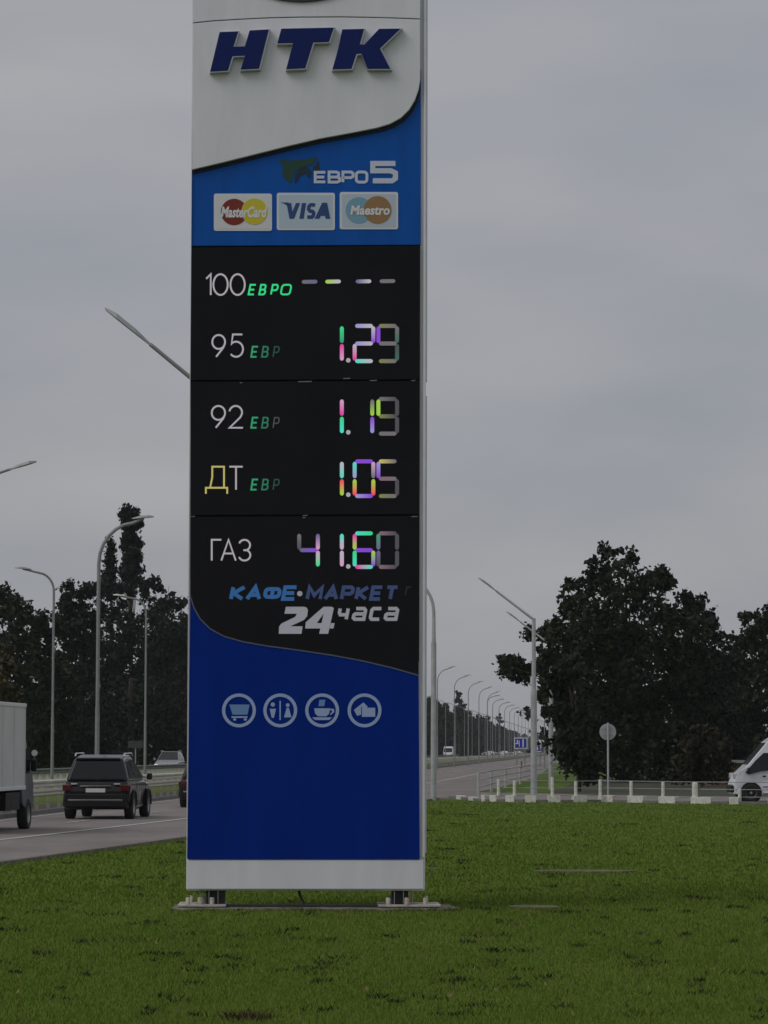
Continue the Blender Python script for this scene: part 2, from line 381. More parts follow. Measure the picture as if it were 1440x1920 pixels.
MB().prism(PP([(552, 344), (553, 328), (562, 315), (575, 311), (585, 324), (580, 334), (573, 325), (563, 330), (558, 340)], W1+.005), -W1-.005, -W1-.0005).build('leaf_emblem', lm2, pyl)
MB().prism(PP([(587, 316), (597, 300), (600, 318), (592, 330)], W1+.005), -W1-.005, -W1-.0005).build('leaf_emblem', lm2, pyl)
cards = [('card', (401, 363, 510, 433), (.72, .72, .75)), ('card', (519, 361.5, 628, 431.5), (.50, .60, .72)), ('card', (637, 360, 746.5, 430), (.5, .58, .68))]
co = []
for nm, (a, b, c, d), cc in cards:
    co.append(MB().prism(PP(rr(a, b, c, d, 4), W1+.008), -W1-.008, -W1).build(nm, M['print'] if 0 else mat('card_white', (.72, .73, .78), .4), pyl, bevel=.002))
    MB().prism(PP(rr(a+4, b+4, c-4, d-4, 2), W1+.010), -W1-.010, -W1-.0078).build('card_field', mat('card_field', cc, .5), co[-1])
def disc(cx, cy, r, w, m, parent, name, th=.002, ry=None):
    return MB().prism(PP([(cx+r*math.cos(t*.2094), cy+(ry or r)*math.sin(t*.2094)) for t in range(30)], w+th), -w-th, -w).build(name, m, parent)
Wc = W1+.010
disc(439, 397.5, 25, Wc, mat('card_red', (.22, .018, .008), .5), co[0], 'circle')
disc(477, 396.5, 24.5, Wc+.0021, mat('card_yellow', (.66, .55, .03), .5), co[0], 'circle')
disc(673, 394.5, 25, Wc, mat('card_sky', (.2, .38, .52), .5), co[2], 'circle')
disc(708, 393.5, 26, Wc+.0021, mat('card_tan', (.33, .19, .075), .5), co[2], 'circle')
def btext(name, s, box, w, m, parent, shear=0, offs=0):
    cu = bpy.data.curves.new(name, 'FONT'); cu.body = s; cu.shear = shear; cu.offset = offs; cu.resolution_u = 3
    o = bpy.data.objects.new(name, cu); col.objects.link(o)
    bpy.context.view_layer.update()
    me = bpy.data.meshes.new_from_object(o.evaluated_get(bpy.context.evaluated_depsgraph_get())); bpy.data.objects.remove(o)
    vs = np.array([v.co[:] for v in me.vertices]); a = vs.min(0); b = vs.max(0)
    x0, y0, x1, y1 = box
    for v in me.vertices:
        q = P(x0+(v.co.x-a[0])/(b[0]-a[0])*(x1-x0), y1-(v.co.y-a[1])/(b[1]-a[1])*(y1-y0), w); v.co = (q[0], -w, q[1])
    me.materials.clear(); me.materials.append(m)
    o = bpy.data.objects.new(name, me); col.objects.link(o); o.parent = parent; return o
mw = mat('card_text_white', (.78, .78, .8), .5)
btext('card_lettering', 'MasterCard', (414, 387, 501, 408), Wc+.007, mw, co[0], .25, .035)
btext('card_lettering', 'Maestro', (657, 385, 731, 403), Wc+.007, mw, co[2], .15, .03)
mv = mat('card_navy', (.02, .06, .22), .5)
def vz(q): return [(x/3+340, y/3) for x, y in q]
for q in (vz([(592,1142),(618,1142),(625,1190),(645,1142),(668,1142),(634,1230),(608,1230)]), vz([(678,1142),(702,1142),(688,1230),(664,1230)]),
          vz([(792,1140),(820,1140),(838,1230),(812,1230),(808,1214),(785,1214),(776,1230),(750,1230)])):
    MB().prism(PP(q, Wc+.003), -Wc-.003, -Wc).build('card_lettering', mv, co[1])
textm('card_lettering', [('S', 576, 384, 588, 407)], 6.6, Wc, mv, .12, co[1], .003)
MB().prism(PP([(526, 379.5), (541, 379.5), (541, 387), (533, 382)], Wc+.003), -Wc-.003, -Wc).build('card_flick', mv, co[1])
# black price panels
blk = panel('price_panel', [(359, 464), (788, 461), (787, 711.5), (358, 713)], .003, .045, M['black'])
blk2 = panel('price_panel', [(358, 716), (787, 714.5), (786, 964.5), (357.5, 966)], .003, .045, M['black'])
bot = [(357, 1118), (363, 1138), (375, 1160), (394, 1179), (420, 1193), (455, 1203), (500, 1211), (560, 1219), (620, 1228), (680, 1239), (735, 1252), (785, 1266)]
blk3 = panel('price_panel', [(357.5, 969), (786, 967.5)]+bot[::-1], .003, .045, M['black'])
panel('backing', [(357.5, 458), (788, 458), (786, 1240), (357, 1090)], .001, .006, M['seam'], 0)
panel('lower_panel', [(a, b+1.5) for a, b in bot]+[(787, 1611), (351, 1611)], .003, .04, M['blue_low'])
mbt = MB(); ribbon(mbt, [(a, b) for a, b in bot], 2.0, .041, .006); mbt.build('edging', mat('edging_grey', (.12, .14, .2), .4), pyl)
panel('skirt', [(350, 1613), (787, 1613), (794, 1613), (794, 1667), (350, 1667)], .003, .03, M['white'], .006)
# small chips of light along the panel joints, modelled as pale slivers
for (a, b, c) in ((572, 715, 26), (650, 709, 14), (700, 713, 14), (775, 713, 8), (452, 717, 5), (362, 968, 8), (572, 966, 10), (570, 970, 6), (777, 968, 12)):
    MB().prism(PP([(a-c/2, b), (a+c/2, b-.6), (a+c/2-1, b+1), (a-c/2+1, b+1.4)], .048), -.048, -.0455).build('joint_glint', M['steel'], pyl)
# side trims
for a, b in ((-300, 715), (742, 1100), (1104, 1600)):
    q0 = P(798, b); q1 = P(798, a)
    MB().box(x1+.0, x1+.016, .02, .11, q0[1], q1[1]).build('side_trim', M['trim'], pyl, bevel=.004)
    MB().box(x1+.004, x1+.010, .115, .50, q0[1]+.05, q1[1]-.05).build('side_panel', M['white'], pyl, bevel=.002)
xa = P(788.6, 900)[0]
MB().box(x1-.034, x1-.002, -.05, -.002, P(700, 1608)[1], zt).build('corner_trim', M['trim'], pyl, bevel=.008)
MB().box(x0+.001, x0+.010, -.05, -.002, P(360, 1608)[1], zt).build('corner_trim', M['trim'], pyl, bevel=.004)

# LED lettering
def led(name, rgb, k=1.0, dark=.02): c = srgb(*rgb); return mat(name, (dark, dark, dark), .4, emit=c, estr=k)
LED = {'W': led('led_white', (160, 154, 160)), 'G': led('led_green', (40, 205, 125)), 'M': led('led_magenta', (205, 60, 150)), 'V': led('led_violet', (128, 72, 190)),
       'D': led('led_dim', (98, 94, 98)), 'E': led('led_dimmer', (68, 66, 70)), 'Y': led('led_lime', (150, 195, 70)), 'C': led('led_cyan', (70, 200, 185)),
       'P': led('led_rose', (190, 125, 140)), 'K': led('led_pink_white', (190, 150, 185)), 'L': led('led_lilac', (140, 135, 190)), 'g': led('led_green_dim', (38, 142, 100)),
       'h': led('led_green_faint', (30, 70, 60)), 'O': led('led_straw', (175, 165, 95)), 'R': led('led_red', (225, 70, 75))}
W2 = .045
LM = bpy.data.materials.new('led_segment'); LM.use_nodes = True; _b = LM.node_tree.nodes['Principled BSDF']; _b.inputs['Base Color'].default_value = (.02, .02, .02, 1)
_a = LM.node_tree.nodes.new('ShaderNodeAttribute'); _a.attribute_name = 'led'; LM.node_tree.links.new(_a.outputs['Color'], _b.inputs['Emission Color']); _b.inputs['Emission Strength'].default_value = 1
RGB = {'W': (176, 170, 180), 'G': (45, 205, 125), 'g': (55, 140, 105), 'M': (210, 55, 150), 'V': (125, 65, 195), 'D': (104, 99, 104), 'E': (70, 68, 73), 'Y': (150, 195, 65), 'y': (115, 120, 70),
       'C': (75, 205, 185), 'K': (195, 150, 185), 'k': (120, 92, 105), 'L': (145, 140, 195), 'l': (95, 90, 130), 'O': (185, 172, 95), 'R': (225, 65, 90), 'h': (50, 95, 80)}
def seg(mb_parent, a, b, t, cc):
    a = Vector(a); b = Vector(b); d = (b-a).normalized(); n = Vector((-d.y, d.x)); Ln_ = (b-a).length; c1 = [x for x in srgb(*RGB[cc[0]])]; c2 = [x for x in srgb(*RGB[cc[1]])]
    st = [(0, .12), (.12*t, .32), (.45*t, .5), (Ln_*.5, .5), (Ln_-.45*t, .5), (Ln_-.12*t, .32), (Ln_, .12)]; vs = []; cs = []; fs = []
    for i, (u, h) in enumerate(st):
        k = u/Ln_; k = k*k*(3-2*k); c = [c1[j]*(1-k)+c2[j]*k for j in range(3)]
        for sg in (1, -1):
            p = a+d*u+n*h*t*sg; q = P(p.x, p.y, W2+.006); vs += [(q[0], -W2-.006, q[1]), (q[0], -W2, q[1])]; cs += [c, c]
        if i:
            o = i*4-4; fs += [(o, o+2, o+6, o+4), (o, o+4, o+5, o+1), (o+2, o+3, o+7, o+6)]
    o = MB().add(vs, fs).build('segment', LM, mb_parent); ca = o.data.color_attributes.new('led', 'FLOAT_COLOR', 'POINT')
    for i, c in enumerate(cs): ca.data[i].color = (*c, 1)
DG = {'1': 'bc', '2': 'abged', '9': 'abcdfg', '0': 'abcdef', '5': 'afgcd', '4': 'fgbc', '6': 'afgcde', '-': 'g'}
def digit(ch, x, y0, y1, cols, wd=35, t=7.4):
    e = empty('price_digit', (0, 0, 0)); e.parent = pyl
    ym = (y0+y1)/2; L_, Rr = x, x+wd
    pos = {'a': ((L_+1, y0), (Rr-1, y0)), 'g': ((L_+1, ym), (Rr-1, ym)), 'd': ((L_+1, y1), (Rr-1, y1)),
           'f': ((L_, y0+1), (L_, ym-1)), 'b': ((Rr, y0+1), (Rr, ym-1)), 'e': ((L_, ym+1), (L_, y1-1)), 'c': ((Rr, ym+1), (Rr, y1-1))}
    for k, s in enumerate(DG[ch]): seg(e, *pos[s], t, cols.split()[k])
    return e
rows = {2: (611, 677), 3: (748, 813), 4: (865, 930), 5: (1000, 1063)}
digit('1', 606, *rows[2], 'Gg MK'); digit('2', 665, *rows[2], 'LW WV LW WM CW'); digit('9', 709.5, *rows[2], 'yD Dh Eh yD VV DD')
digit('1', 606, *rows[3], 'KM GC'); digit('1', 663, *rows[3], 'DY VL'); digit('9', 709.5, *rows[3], 'DE EE EE DD YY yE')
digit('1', 606, *rows[4], 'WC RY'); digit('0', 665, *rows[4], 'VV KD YR LV YR CL'); digit('5', 709.5, *rows[4], 'OD LV kD EE yD')
digit('4', 561, *rows[5], 'DE lV lK KG'); digit('1', 606, *rows[5], 'CK WK'); digit('6', 665, *rows[5], 'CG MY VV YV MC GC'); digit('0', 709.5, *rows[5], 'kE EE EE kE lE gl')
for i, c in enumerate(('Dl', 'YW', 'lW', 'DD')):
    e = empty('price_digit', (0, 0, 0)); e.parent = pyl; xx = (566, 610, 667, 712)[i]
    seg(e, (xx, 528.5-i*.4), (xx+29, 528-i*.4), 7, c)
for y in (675.5, 810.5, 927.5, 1062):
    disc(653, y, 4.2, W2, LED['W'], pyl, 'decimal_point', .005)
T2 = 3.3
def grade(name, items, m, wd=T2, sh=0): return textm(name, items, wd, W2, m, sh, pyl, .004)
grade('grade_number', [('1', 384, 514, 402, 553), ('0', 400, 514, 427, 553), ('0', 432, 514, 459, 553)], LED['W'])
grade('grade_number', [('9', 398, 628, 422, 669), ('5', 431, 627, 457, 669)], LED['W'])
grade('grade_number', [('9', 397, 761, 422, 802), ('2', 429, 761, 456, 802)], LED['W'])
grade('grade_letters', [('Д', 386, 875, 426, 918)], LED['O'])
grade('grade_letters', [('Т', 430, 875, 455, 918)], LED['W'])
grade('grade_letters', [('Г', 397, 1012, 416, 1051), ('А', 415, 1012, 442, 1051), ('З', 449, 1012, 470, 1051)], LED['W'])
grade('euro_word', [('Е', 466, 534, 476, 552), ('В', 486, 534, 496, 552), ('Р', 508, 534, 518, 552), ('О', 526, 534, 543, 552)], LED['G'], 3.3, .2)
for y, f in ((648, 0), (781, 1), (897, 2)):
    grade('euro_word', [('Е', 471, y+2, 481, y+21)], LED['g'], 3.2, .15)
    grade('euro_word', [('В', 491, y+2, 501, y+21)], led('led_green_low', (34, 105, 80)), 2.8, .15)
    grade('euro_word', [('Р', 512, y+2, 521, y+21)], LED['E'] if f == 1 else LED['h'], 2.2, .15)
# cafe market 24 hours
cb = mat('cafe_blue', (.035, .13, .34), .5, emit=srgb(34, 74, 120), estr=.6); cb2 = mat('market_blue', (.05, .08, .2), .5, emit=srgb(38, 50, 82), estr=.6)
m24 = mat('print_grey', (.46, .47, .52), .5, emit=srgb(84, 84, 92), estr=.8); cb3 = mat('print_faint', (.02, .022, .03), .5)
X = 433; its = []
for g, wd in (('К', 21), ('А', 23), ('Ф', 26), ('Е', 21)): its.append((g, X, 1101, X+wd, 1123)); X += wd+9.2
textm('cafe_lettering', its, 7.2, W2, cb, .2)
disc(562, 1113, 5, W2, m24, pyl, 'bullet')
X = 576; its = []
for g, wd in (('М', 24), ('А', 21), ('Р', 18), ('К', 18), ('Е', 17), ('Т', 19)): its.append((g, X, 1101, X+wd, 1123)); X += wd+9.6
textm('market_lettering', its, 6.8, W2, cb2, .2)
textm('faint_mark', [('Г', 760, 1101, 768, 1116)], 3, W2, cb3, .2)
def vy(q): return [(x/3+340, y/3+840) for x, y in q]
mb = MB()
for q in (vy([(588,893),(690,893),(704,897),(712,912),(708,945),(690,967),(612,1003),(682,1003),(676,1045),(548,1045),(550,1005),(562,988),(640,950),(650,932),(580,932)]),
          vy([(800,893),(846,893),(858,900),(826,1045),(775,1045),(782,1015),(789,985),(800,932)]), vy([(800,893),(800,932),(762,985),(789,985),(782,1015),(697,1015),(700,980)]), vy([(841,985),(862,985),(856,1015),(834,1015)])):
    mb.prism(PP(q, W2+.004), -W2-.004, -W2)
mb.build('hours_number', m24, pyl)
textm('hours_lettering', [('ч', 634, 1141, 649, 1161), ('а', 662, 1141, 682, 1161), ('с', 694, 1141, 711, 1161), ('а', 722, 1141, 742, 1161)], 6.4, W2, m24, .2)
# pictogram roundels
ic = mat('icon_pale', (.36, .46, .72), .5); ic2 = mat('icon_blue', (.16, .3, .58), .5)
W3 = .04
def roundel(cx, cy, shapes):
    mb = MB(); ribbon(mb, arc(cx, cy, 28.8, 28.8, 0, 348, 29), 6, W3, .005, True)
    o = mb.build('icon_ring', ic, pyl)
    for k, (pts, m) in enumerate(shapes):
        MB().prism(PP([(cx+a, cy+b) for a, b in pts], W3+.004+k*.0004), -W3-.004-k*.0004, -W3).build('icon_shape', m, o)
def ell(x, y, rx, ry, n=14): return [(x+rx*math.cos(6.283*i/n), y+ry*math.sin(6.283*i/n)) for i in range(n)]
roundel(448, 1332, [([(-18, -11), (20, -11), (16, 8), (-12, 8)], ic2), ([(-14, 11), (16, 11), (16, 14), (-14, 14)], ic), (ell(-8, 17, 3, 2.4), ic), (ell(12, 17, 3, 2.4), ic)])
roundel(525.5, 1332, [(ell(-14, -11, 4, 4), ic), ([(-20, -3), (-8, -3), (-12, 14), (-16, 14)], ic), ([(-1.5, -18), (1, -18), (1, 18), (-1.5, 18)], ic), (ell(14, -10, 3.6, 3.6), ic), ([(12, -5), (16, -5), (21, 13), (7, 13)], ic)])
roundel(604, 1332, [([(-15, -4), (15, -4), (13, 6), (8, 11), (-8, 11), (-13, 6)], ic), ([(-19, 13), (19, 13), (13, 18), (-13, 18)], ic), ([(-5, -20), (6, -20), (4, -8), (-7, -8)], ic2), ([(15, -3), (22, -3), (23, 3), (17, 8), (14, 8), (19, 2), (18, 0), (15, 0)], ic)])
roundel(683.5, 1332, [([(-20, -1), (-2, -15), (6, -7), (-6, 8), (-14, 10)], ic), ([(-5, -5), (20, -5), (20, 12), (-5, 12)], ic), ([(-6.5, -7), (-5, -7), (-5, 13.5), (-6.5, 13.5)], M['blue_low'])])

# feet
def plx(px): return P(px, 1690)[0]
for k, (a, b) in enumerate(((368, 421), (735, 788))):
    f = empty('foot', (0, 0, 0)); f.parent = pyl
    MB().box(plx(a+18 if k == 0 else a), plx(b if k == 0 else b-22), .1, .42, .07, zb-.001).build('leg', M['darksteel'], f, bevel=.01)
    xx0, xx1 = (plx(a-34), plx(b+3)) if k == 0 else (plx(a-26), plx(b+38))
    MB().box(xx0, xx1, -.12, .62, .05, .075).build('base_plate', mat('pale_base_plate', (.46, .43, .38), .7, noise=.3, nscale=8), f, bevel=.004)
    for j in range(3):
        gx = plx(a+6+j*17) if k == 0 else plx(a+4+j*17)
        MB().prism([(gx, .076), (gx+.008, .076), (gx+.008, zb-.002), (gx, zb-.002)], .0, .1).build('gusset', M['steel'], f)
    for j in range(3):
        cx = xx0+.12+j*(xx1-xx0-.26)/2.2; mb = MB()
        mb.lathe([(0, .16), (.022, .158), (.028, .15), (.028, .076)], 'z', (cx, -.05, 0), 10).build('bolt_cap', M['cap'], f, smooth=True)
        MB().lathe([(0, .155), (.02, .155), (.026, .145), (.026, .076)], 'z', (cx+.03, .52, 0), 10).build('bolt_cap', M['cap'], f, smooth=True)
MB().box(plx(424), plx(706), .06, .12, .04, .072).build('tie_bar', M['darksteel'], pyl, bevel=.005)
MB().tube([(plx(559), .2, zb+.02), (plx(563), .17, .17), (plx(570), .12, .08), (plx(574), .1, .04)], .016, 8).build('cable', M['darksteel'], pyl)
# foundation strip with ragged ends
random.seed(4)
fp = [(plx(322), -.16), (plx(345), -.24), (plx(390), -.2), (plx(470), -.26), (plx(520), -.18), (plx(575), -.3), (plx(640), -.24), (plx(720), -.3), (plx(765), -.22), (plx(810), -.34), (plx(866), -.14), (plx(855), .3), (plx(850), .8), (plx(500), .85), (plx(325), .8)]
mb = MB(); n = len(fp); mb.add([(x, y, -.05) for x, y in fp]+[(x, y, .040) for x, y in fp], [tuple(range(n, 2*n))]+[(i, (i+1) % n, (i+1) % n+n, i+n) for i in range(n)])
o = mb.build('foundation', M['concrete'], None, bevel=.02); o.location = (base.x, PY, 0); o.rotation_euler.z = PROT
tag(o, 'low rough concrete footing strip under the price pylon', 'footing')

# ------------------------------------------------------------------ lamp posts
def lamp(pos, H, adir, alen, rise, label, kind='bend', r0=.1, r1=.05, m='pole', split=.35, group=None, detail=True, name='street_lamp', bend=None):
    e = empty(name, pos, adir, label, 'street lamp', group)
    headm = M['kwhite'] if 'pale lamp head' in label else (M['signback'] if m == 'pole' else M['steel'])
    # arm runs along local +x
    base_h = H-rise
    if kind == 'bend':
        br = bend if bend is not None else 1.0
        path = [(0, 0, base_h*split)]; path.append((0, 0, base_h-br)); rad = [(r0+r1)/2*.9, r1]
        for i in range(1, 7):
            t = i/6*math.pi/2; path.append((br*.9*(1-math.cos(t)), 0, base_h-br+br*math.sin(t)+rise*.35*(i/6))); rad.append(r1*.95)
        path += [(alen-.35, 0, H-.05)]; rad += [r1*.8]
        if detail:
            MB().tube([(0, 0, 0), (0, 0, base_h*split)], [r0, r0*.9], 12).build('pole_base', M[m], e, smooth=True)
            MB().tube(path, rad, 10).build('pole', M[m], e, smooth=True)
        else:
            mb = MB(); mb.tube([(0, 0, 0)]+path, [r0]+rad, 6).build('pole', M[m], e, smooth=True)
    else:
        if detail: MB().tube([(0, 0, 0), (0, 0, base_h*split)], [r0, r0*.95], 12).build('pole_base', M[m], e, smooth=True)
        MB().tube([(0, 0, base_h*split if detail else 0), (0, 0, base_h)], [r1*1.35, r1*1.1], 10).build('pole', M[m], e, smooth=True)
        MB().tube([(0, 0, base_h-.05), (alen-.7, 0, H-rise*.7/alen)], [r1*.75, r1*.6], 8).build('arm', M[m], e, smooth=True)
    a = math.atan2(rise if kind != 'bend' else .12, alen if kind != 'bend' else 1.4)
    hd = MB()
    if detail:
        hl = .75
        for i, (t, w_, h_) in enumerate(((0, .04, .035), (.12, .07, .05), (.35, .13, .08), (.75, .14, .085), (1, .04, .04))):
            x = alen-.75+t*hl; z = H-.75*math.tan(a)*(1-t)+.0
            hd.v += [(x, -w_, z-.02), (x, w_, z-.02), (x, w_*.7, z-.02+h_), (x, -w_*.7, z-.02+h_)]
            if i:
                b = i*4
                for k in range(4): hd.f.append((b-4+k, b-4+(k+1) % 4, b+(k+1) % 4, b+k))
        hd.f += [(3, 2, 1, 0), (16, 17, 18, 19)]
        hd.build('lamp_head', headm, e, smooth=False, bevel=.01)
    else:
        hd.box(alen-.6, alen+.05, -.12, .12, H-.1, H+.02).build('lamp_head', M['signback'], e)
    return e
def gp(px, Y): q = A(px, 1405, Y); return Vector((q.x, Y, 0))
LEFT, RIGHT = math.pi, 0.0
g_r = 'lamp posts with arms over the near carriageway'; g_m = 'lamp posts along the median'
lamp(gp(98, 143), 10, LEFT+.15, 1.75, .35, 'grey curved lamp post with arm pointing left, leftmost whole one before the dark trees', r0=.075, r1=.055, bend=.7)
lamp(gp(272, 168), 10, LEFT+.1, 1.75, .3, 'grey curved lamp post left of the pylon, its pale lamp head before the trees', r0=.075, r1=.055, bend=.7)
lamp(gp(182, 111), 10, RIGHT, 1.9, .35, 'tall grey lamp post rising behind the black car, arm bending right across the poplar', r0=.085, r1=.065, bend=1.3)
lamp(gp(-64, 88), 9.85, RIGHT, 1.85, .55, 'lamp post off the left edge, only its arm tip reaching over the sky', 'straight', r0=.11, r1=.06)
lamp(gp(457, 49), 8.72, LEFT-.0, 2.18, 1.72, 'lamp post behind the price pylon with a long straight arm slanting up to the left', 'straight', r0=.13, r1=.05)
lamp(gp(813, 123), 8.75, R(160), 1.9, .35, 'thick pale lamp post directly beside the right edge of the pylon', m='whitepole', r0=.115, r1=.065, split=.72, bend=1.2)
lamp(gp(1001, 127), 8.75, LEFT, 2.2, 1.6, 'pale lamp post in front of the big tree, thin arm slanting up left', 'straight', r0=.13, r1=.07, m='whitepole', split=.6)
lamp(gp(1033, 158), 8.75, LEFT, 2.2, 1.6, 'lamp post half hidden in the big tree with only its arm tip and foot showing', 'straight', r0=.12, r1=.065, m='whitepole', split=.6)
far_proto = None
FARL = [(820, 312), (852, 347), (878, 379), (898, 412), (914, 445)]
ords = ['nearest of the far lamp posts, its arm bending right just past the pylon', 'second of the far lamp posts past the pylon, bent right over the wood', 'third of the far lamp posts past the pylon, over the sloping treetops']
protoN = lamp(gp(820, 312), 10, RIGHT, 1.8, .35, 'nearest of the far lamp posts, arm bending right just past the pylon', r0=.075, r1=.045, group=g_r, bend=1.1)
for i, (px, Y) in enumerate(FARL[1:]):
    c = copy_tree(protoN); c.location = gp(px, Y); c['label'] = ['', 'second of the far lamp posts past the pylon, bent over the wood', 'third of the far lamp posts past the pylon, over the sloping treetops'][i+1] if i < 2 else 'thin grey lamp post in the far row where the road narrows'
Y = 476
protoF = lamp(S(-16, Y), 10, RIGHT, 1.8, .3, 'thin grey lamp post in the far row where the road narrows', r0=.09, r1=.06, detail=False, group=g_r)
while Y < 1300:
    Y += 34; c = copy_tree(protoF); c.location = S(-16.3, Y)
protoM = lamp(S(-24, 330), 10, LEFT, 1.8, .3, 'thin grey lamp post of the far row in front of the wood', r0=.09, r1=.05, detail=False, group=g_m)
Y = 330
while Y < 1300:
    Y += 37; c = copy_tree(protoM); c.location = S(-24, Y)
protoR = lamp(S(-5.2, 330), 8.8, LEFT, 2, .9, 'thin pale lamp post far along the near verge', r0=.09, r1=.05, detail=False, group='lamp posts far along the near verge')
Y = 330
while Y < 1100:
    Y += 45; c = copy_tree(protoR); c.location = S(-5.2, Y)
# ------------------------------------------------------------------ guard rails
def wbeam(mb, s, y0, y1, zc, hh=.15, d=.07, step=40):
    prof = [(0, -hh), (d, -hh*.7), (d, -hh*.35), (0, 0), (d, hh*.35), (d, hh*.7), (0, hh)]
    ys_ = [y0]
    while ys_[-1] < y1: ys_.append(min(y1, ys_[-1]+step))
    for i, y in enumerate(ys_):
        for dx, dz in prof: mb.v.append(tuple(S(s+dx, y, zc+dz)))
        if i:
            b = len(mb.v)-14
            for k in range(6): mb.f.append((b+k, b+k+1, b+k+8, b+k+7))
gr = tag(empty('guard_rail', S(-16.9, 60)), 'double beam steel guard rail along the near edge of the median', 'guard rail')
inv = Matrix.Translation(-S(-16.9, 60))
def lb(mb, inv): mb.v = [tuple(inv @ Vector(v)) for v in mb.v]; return mb
for z in (.60, .87):
    mb = MB(); wbeam(mb, -16.95, 60, 1100, z, .11 if z < .7 else .12); lb(mb, inv).build('beam', M['rail'], gr)
pm = MB().box(-.06, .04, -.05, .05, 0, .92).mesh('post', M['rpost'])
for i in range(60):
    o = bpy.data.objects.new('post', pm); col.objects.link(o); o.parent = gr; o.location = inv @ S(-17.02, 62+i*2)
mb = MB()
for i in range(230):
    p = S(-17.02, 182+i*4); mb.box(p.x-.05, p.x+.05, p.y-.05, p.y+.05, 0, .92)
lb(mb, inv).build('far_posts', M['rpost'], gr)['kind'] = 'stuff'
gr2 = tag(empty('guard_rail', S(-27, 90)), 'guard rail with broad pale posts on the far side of the median', 'guard rail')
inv2 = Matrix.Translation(-S(-27, 90))
mb = MB(); wbeam(mb, -27, 90, 640, .84, .13); lb(mb, inv2).build('beam', M['kgrey'], gr2)
pm2 = MB().box(-.14, .14, -.05, .05, 0, .72).mesh('post', M['rail'])
for i in range(110):
    o = bpy.data.objects.new('post', pm2); col.objects.link(o); o.parent = gr2; o.location = inv2 @ S(-26.9, 92+i*2)
mb = MB()
for i in range(80):
    p = S(-26.9, 314+i*4); mb.box(p.x-.1, p.x+.1, p.y-.05, p.y+.05, 0, .7)
lb(mb, inv2).build('far_posts', M['rail'], gr2)['kind'] = 'stuff'

# ------------------------------------------------------------------ painted kerb and cable fence on the right
kb = [(845, 1496.5), (862, 1498.5), (884, 1501), (906, 1503), (927, 1503.5), (957, 1504), (995, 1504.5), (1038, 1504.5), (1085, 1504.5), (1138, 1504), (1194, 1505), (1254, 1506.5), (1316, 1507.5), (1376, 1508), (1440, 1508.5), (1520, 1509), (1600, 1510)]
kpts = [G(*p) for p in kb]
kerb = bpy.data.objects.new('painted_kerb', None); col.objects.link(kerb); kerb['kind'] = 'structure'
def kblock(a, b, m, h=.16, name='kerb_block'):
    d = (b-a); d.z = 0; L_ = d.length; d.normalize(); n = Vector((-d.y, d.x, 0))*.11
    vs = [a-n, b-n, b+n, a+n]; mb = MB()
    mb.add([(v.x, v.y, -.03) for v in vs]+[(v.x, v.y, h) for v in vs], [(0, 1, 5, 4), (1, 2, 6, 5), (2, 3, 7, 6), (3, 0, 4, 7), (4, 5, 6, 7)])
    return mb.build(name, m, kerb, bevel=.015)
WB = [(860, 869), (883, 892), (906, 913), (921, 934), (950, 967), (985, 1006), (1027, 1050), (1074, 1098), (1124, 1137), (1141, 1152), (1180, 1209), (1238, 1269), (1297, 1335), (1368, 1386), (1440, 1478), (1530, 1568)]
def kerby(px):
    for (a, b), (c, d) in zip(kb, kb[1:]):
        if px <= c: return b+(d-b)*(px-a)/(c-a)
    return kb[-1][1]
prev = 845
for a, b in WB:
    kblock(G(prev+.6, kerby(prev)), G(a-.6, kerby(a)), M['kgrey'], .10)
    kblock(G(a, kerby(a)), G(b, kerby(b)), M['kwhite'], .15 if a < 900 else .25)
    prev = b
fence = tag(empty('cable_fence', kpts[5]), 'low white post fence with thin cables along the painted kerb', 'fence')
fi = Matrix.Translation(-kpts[5])
posts = [(933, 42), (963, 40), (1034, 47), (1078, 39), (1124, 42), (1182, 40), (1242, 40), (1302, 40), (1386, 29), (1460, 38), (1540, 38)]
pts3 = []
for i, (px, h) in enumerate(posts):
    p = G(px+2, kerby(px)); h_ = h*p.y/F; p = p+Vector((0, .16, 0)); pts3.append((p, h_))
    mb = MB(); r = .062 if px != 1302 else .11
    mb.tube([(0, 0, 0), (0, 0, h_-.03), (0, 0, h_)], [r, r, r*.8], 12)
    o = mb.build('post', M['kwhite'], fence, smooth=False); o.location = fi @ p
for lv in (.93, .62, .3):
    mb = MB(); mb.tube([fi @ (p+Vector((0, .1, (.85)*lv))) for p, h in pts3], .016, 6); mb.build('cable', M['steel'], fence)
# receding railing beside the carriageway
ra = [(897, 1493), (921, 1485), (948, 1477), (975, 1470.5), (1002, 1464), (1030, 1458.5), (1060, 1454), (1090, 1450)]
rf = tag(empty('metal_railing', G(*ra[0])), 'pale metal railing receding along the verge beside the road', 'railing'); ri = Matrix.Translation(-G(*ra[0]))
rp = [G(*p) for p in ra]
for p in rp: MB().tube([ri @ p, ri @ (p+Vector((0, 0, 1.0)))], .06, 8).build('post', M['whitepole'], rf)
for z in (.98, .68, .38):
    mb = MB(); mb.tube([ri @ (p+Vector((0, 0, z))) for p in rp], .035, 6); mb.build('rail', M['whitepole'], rf)

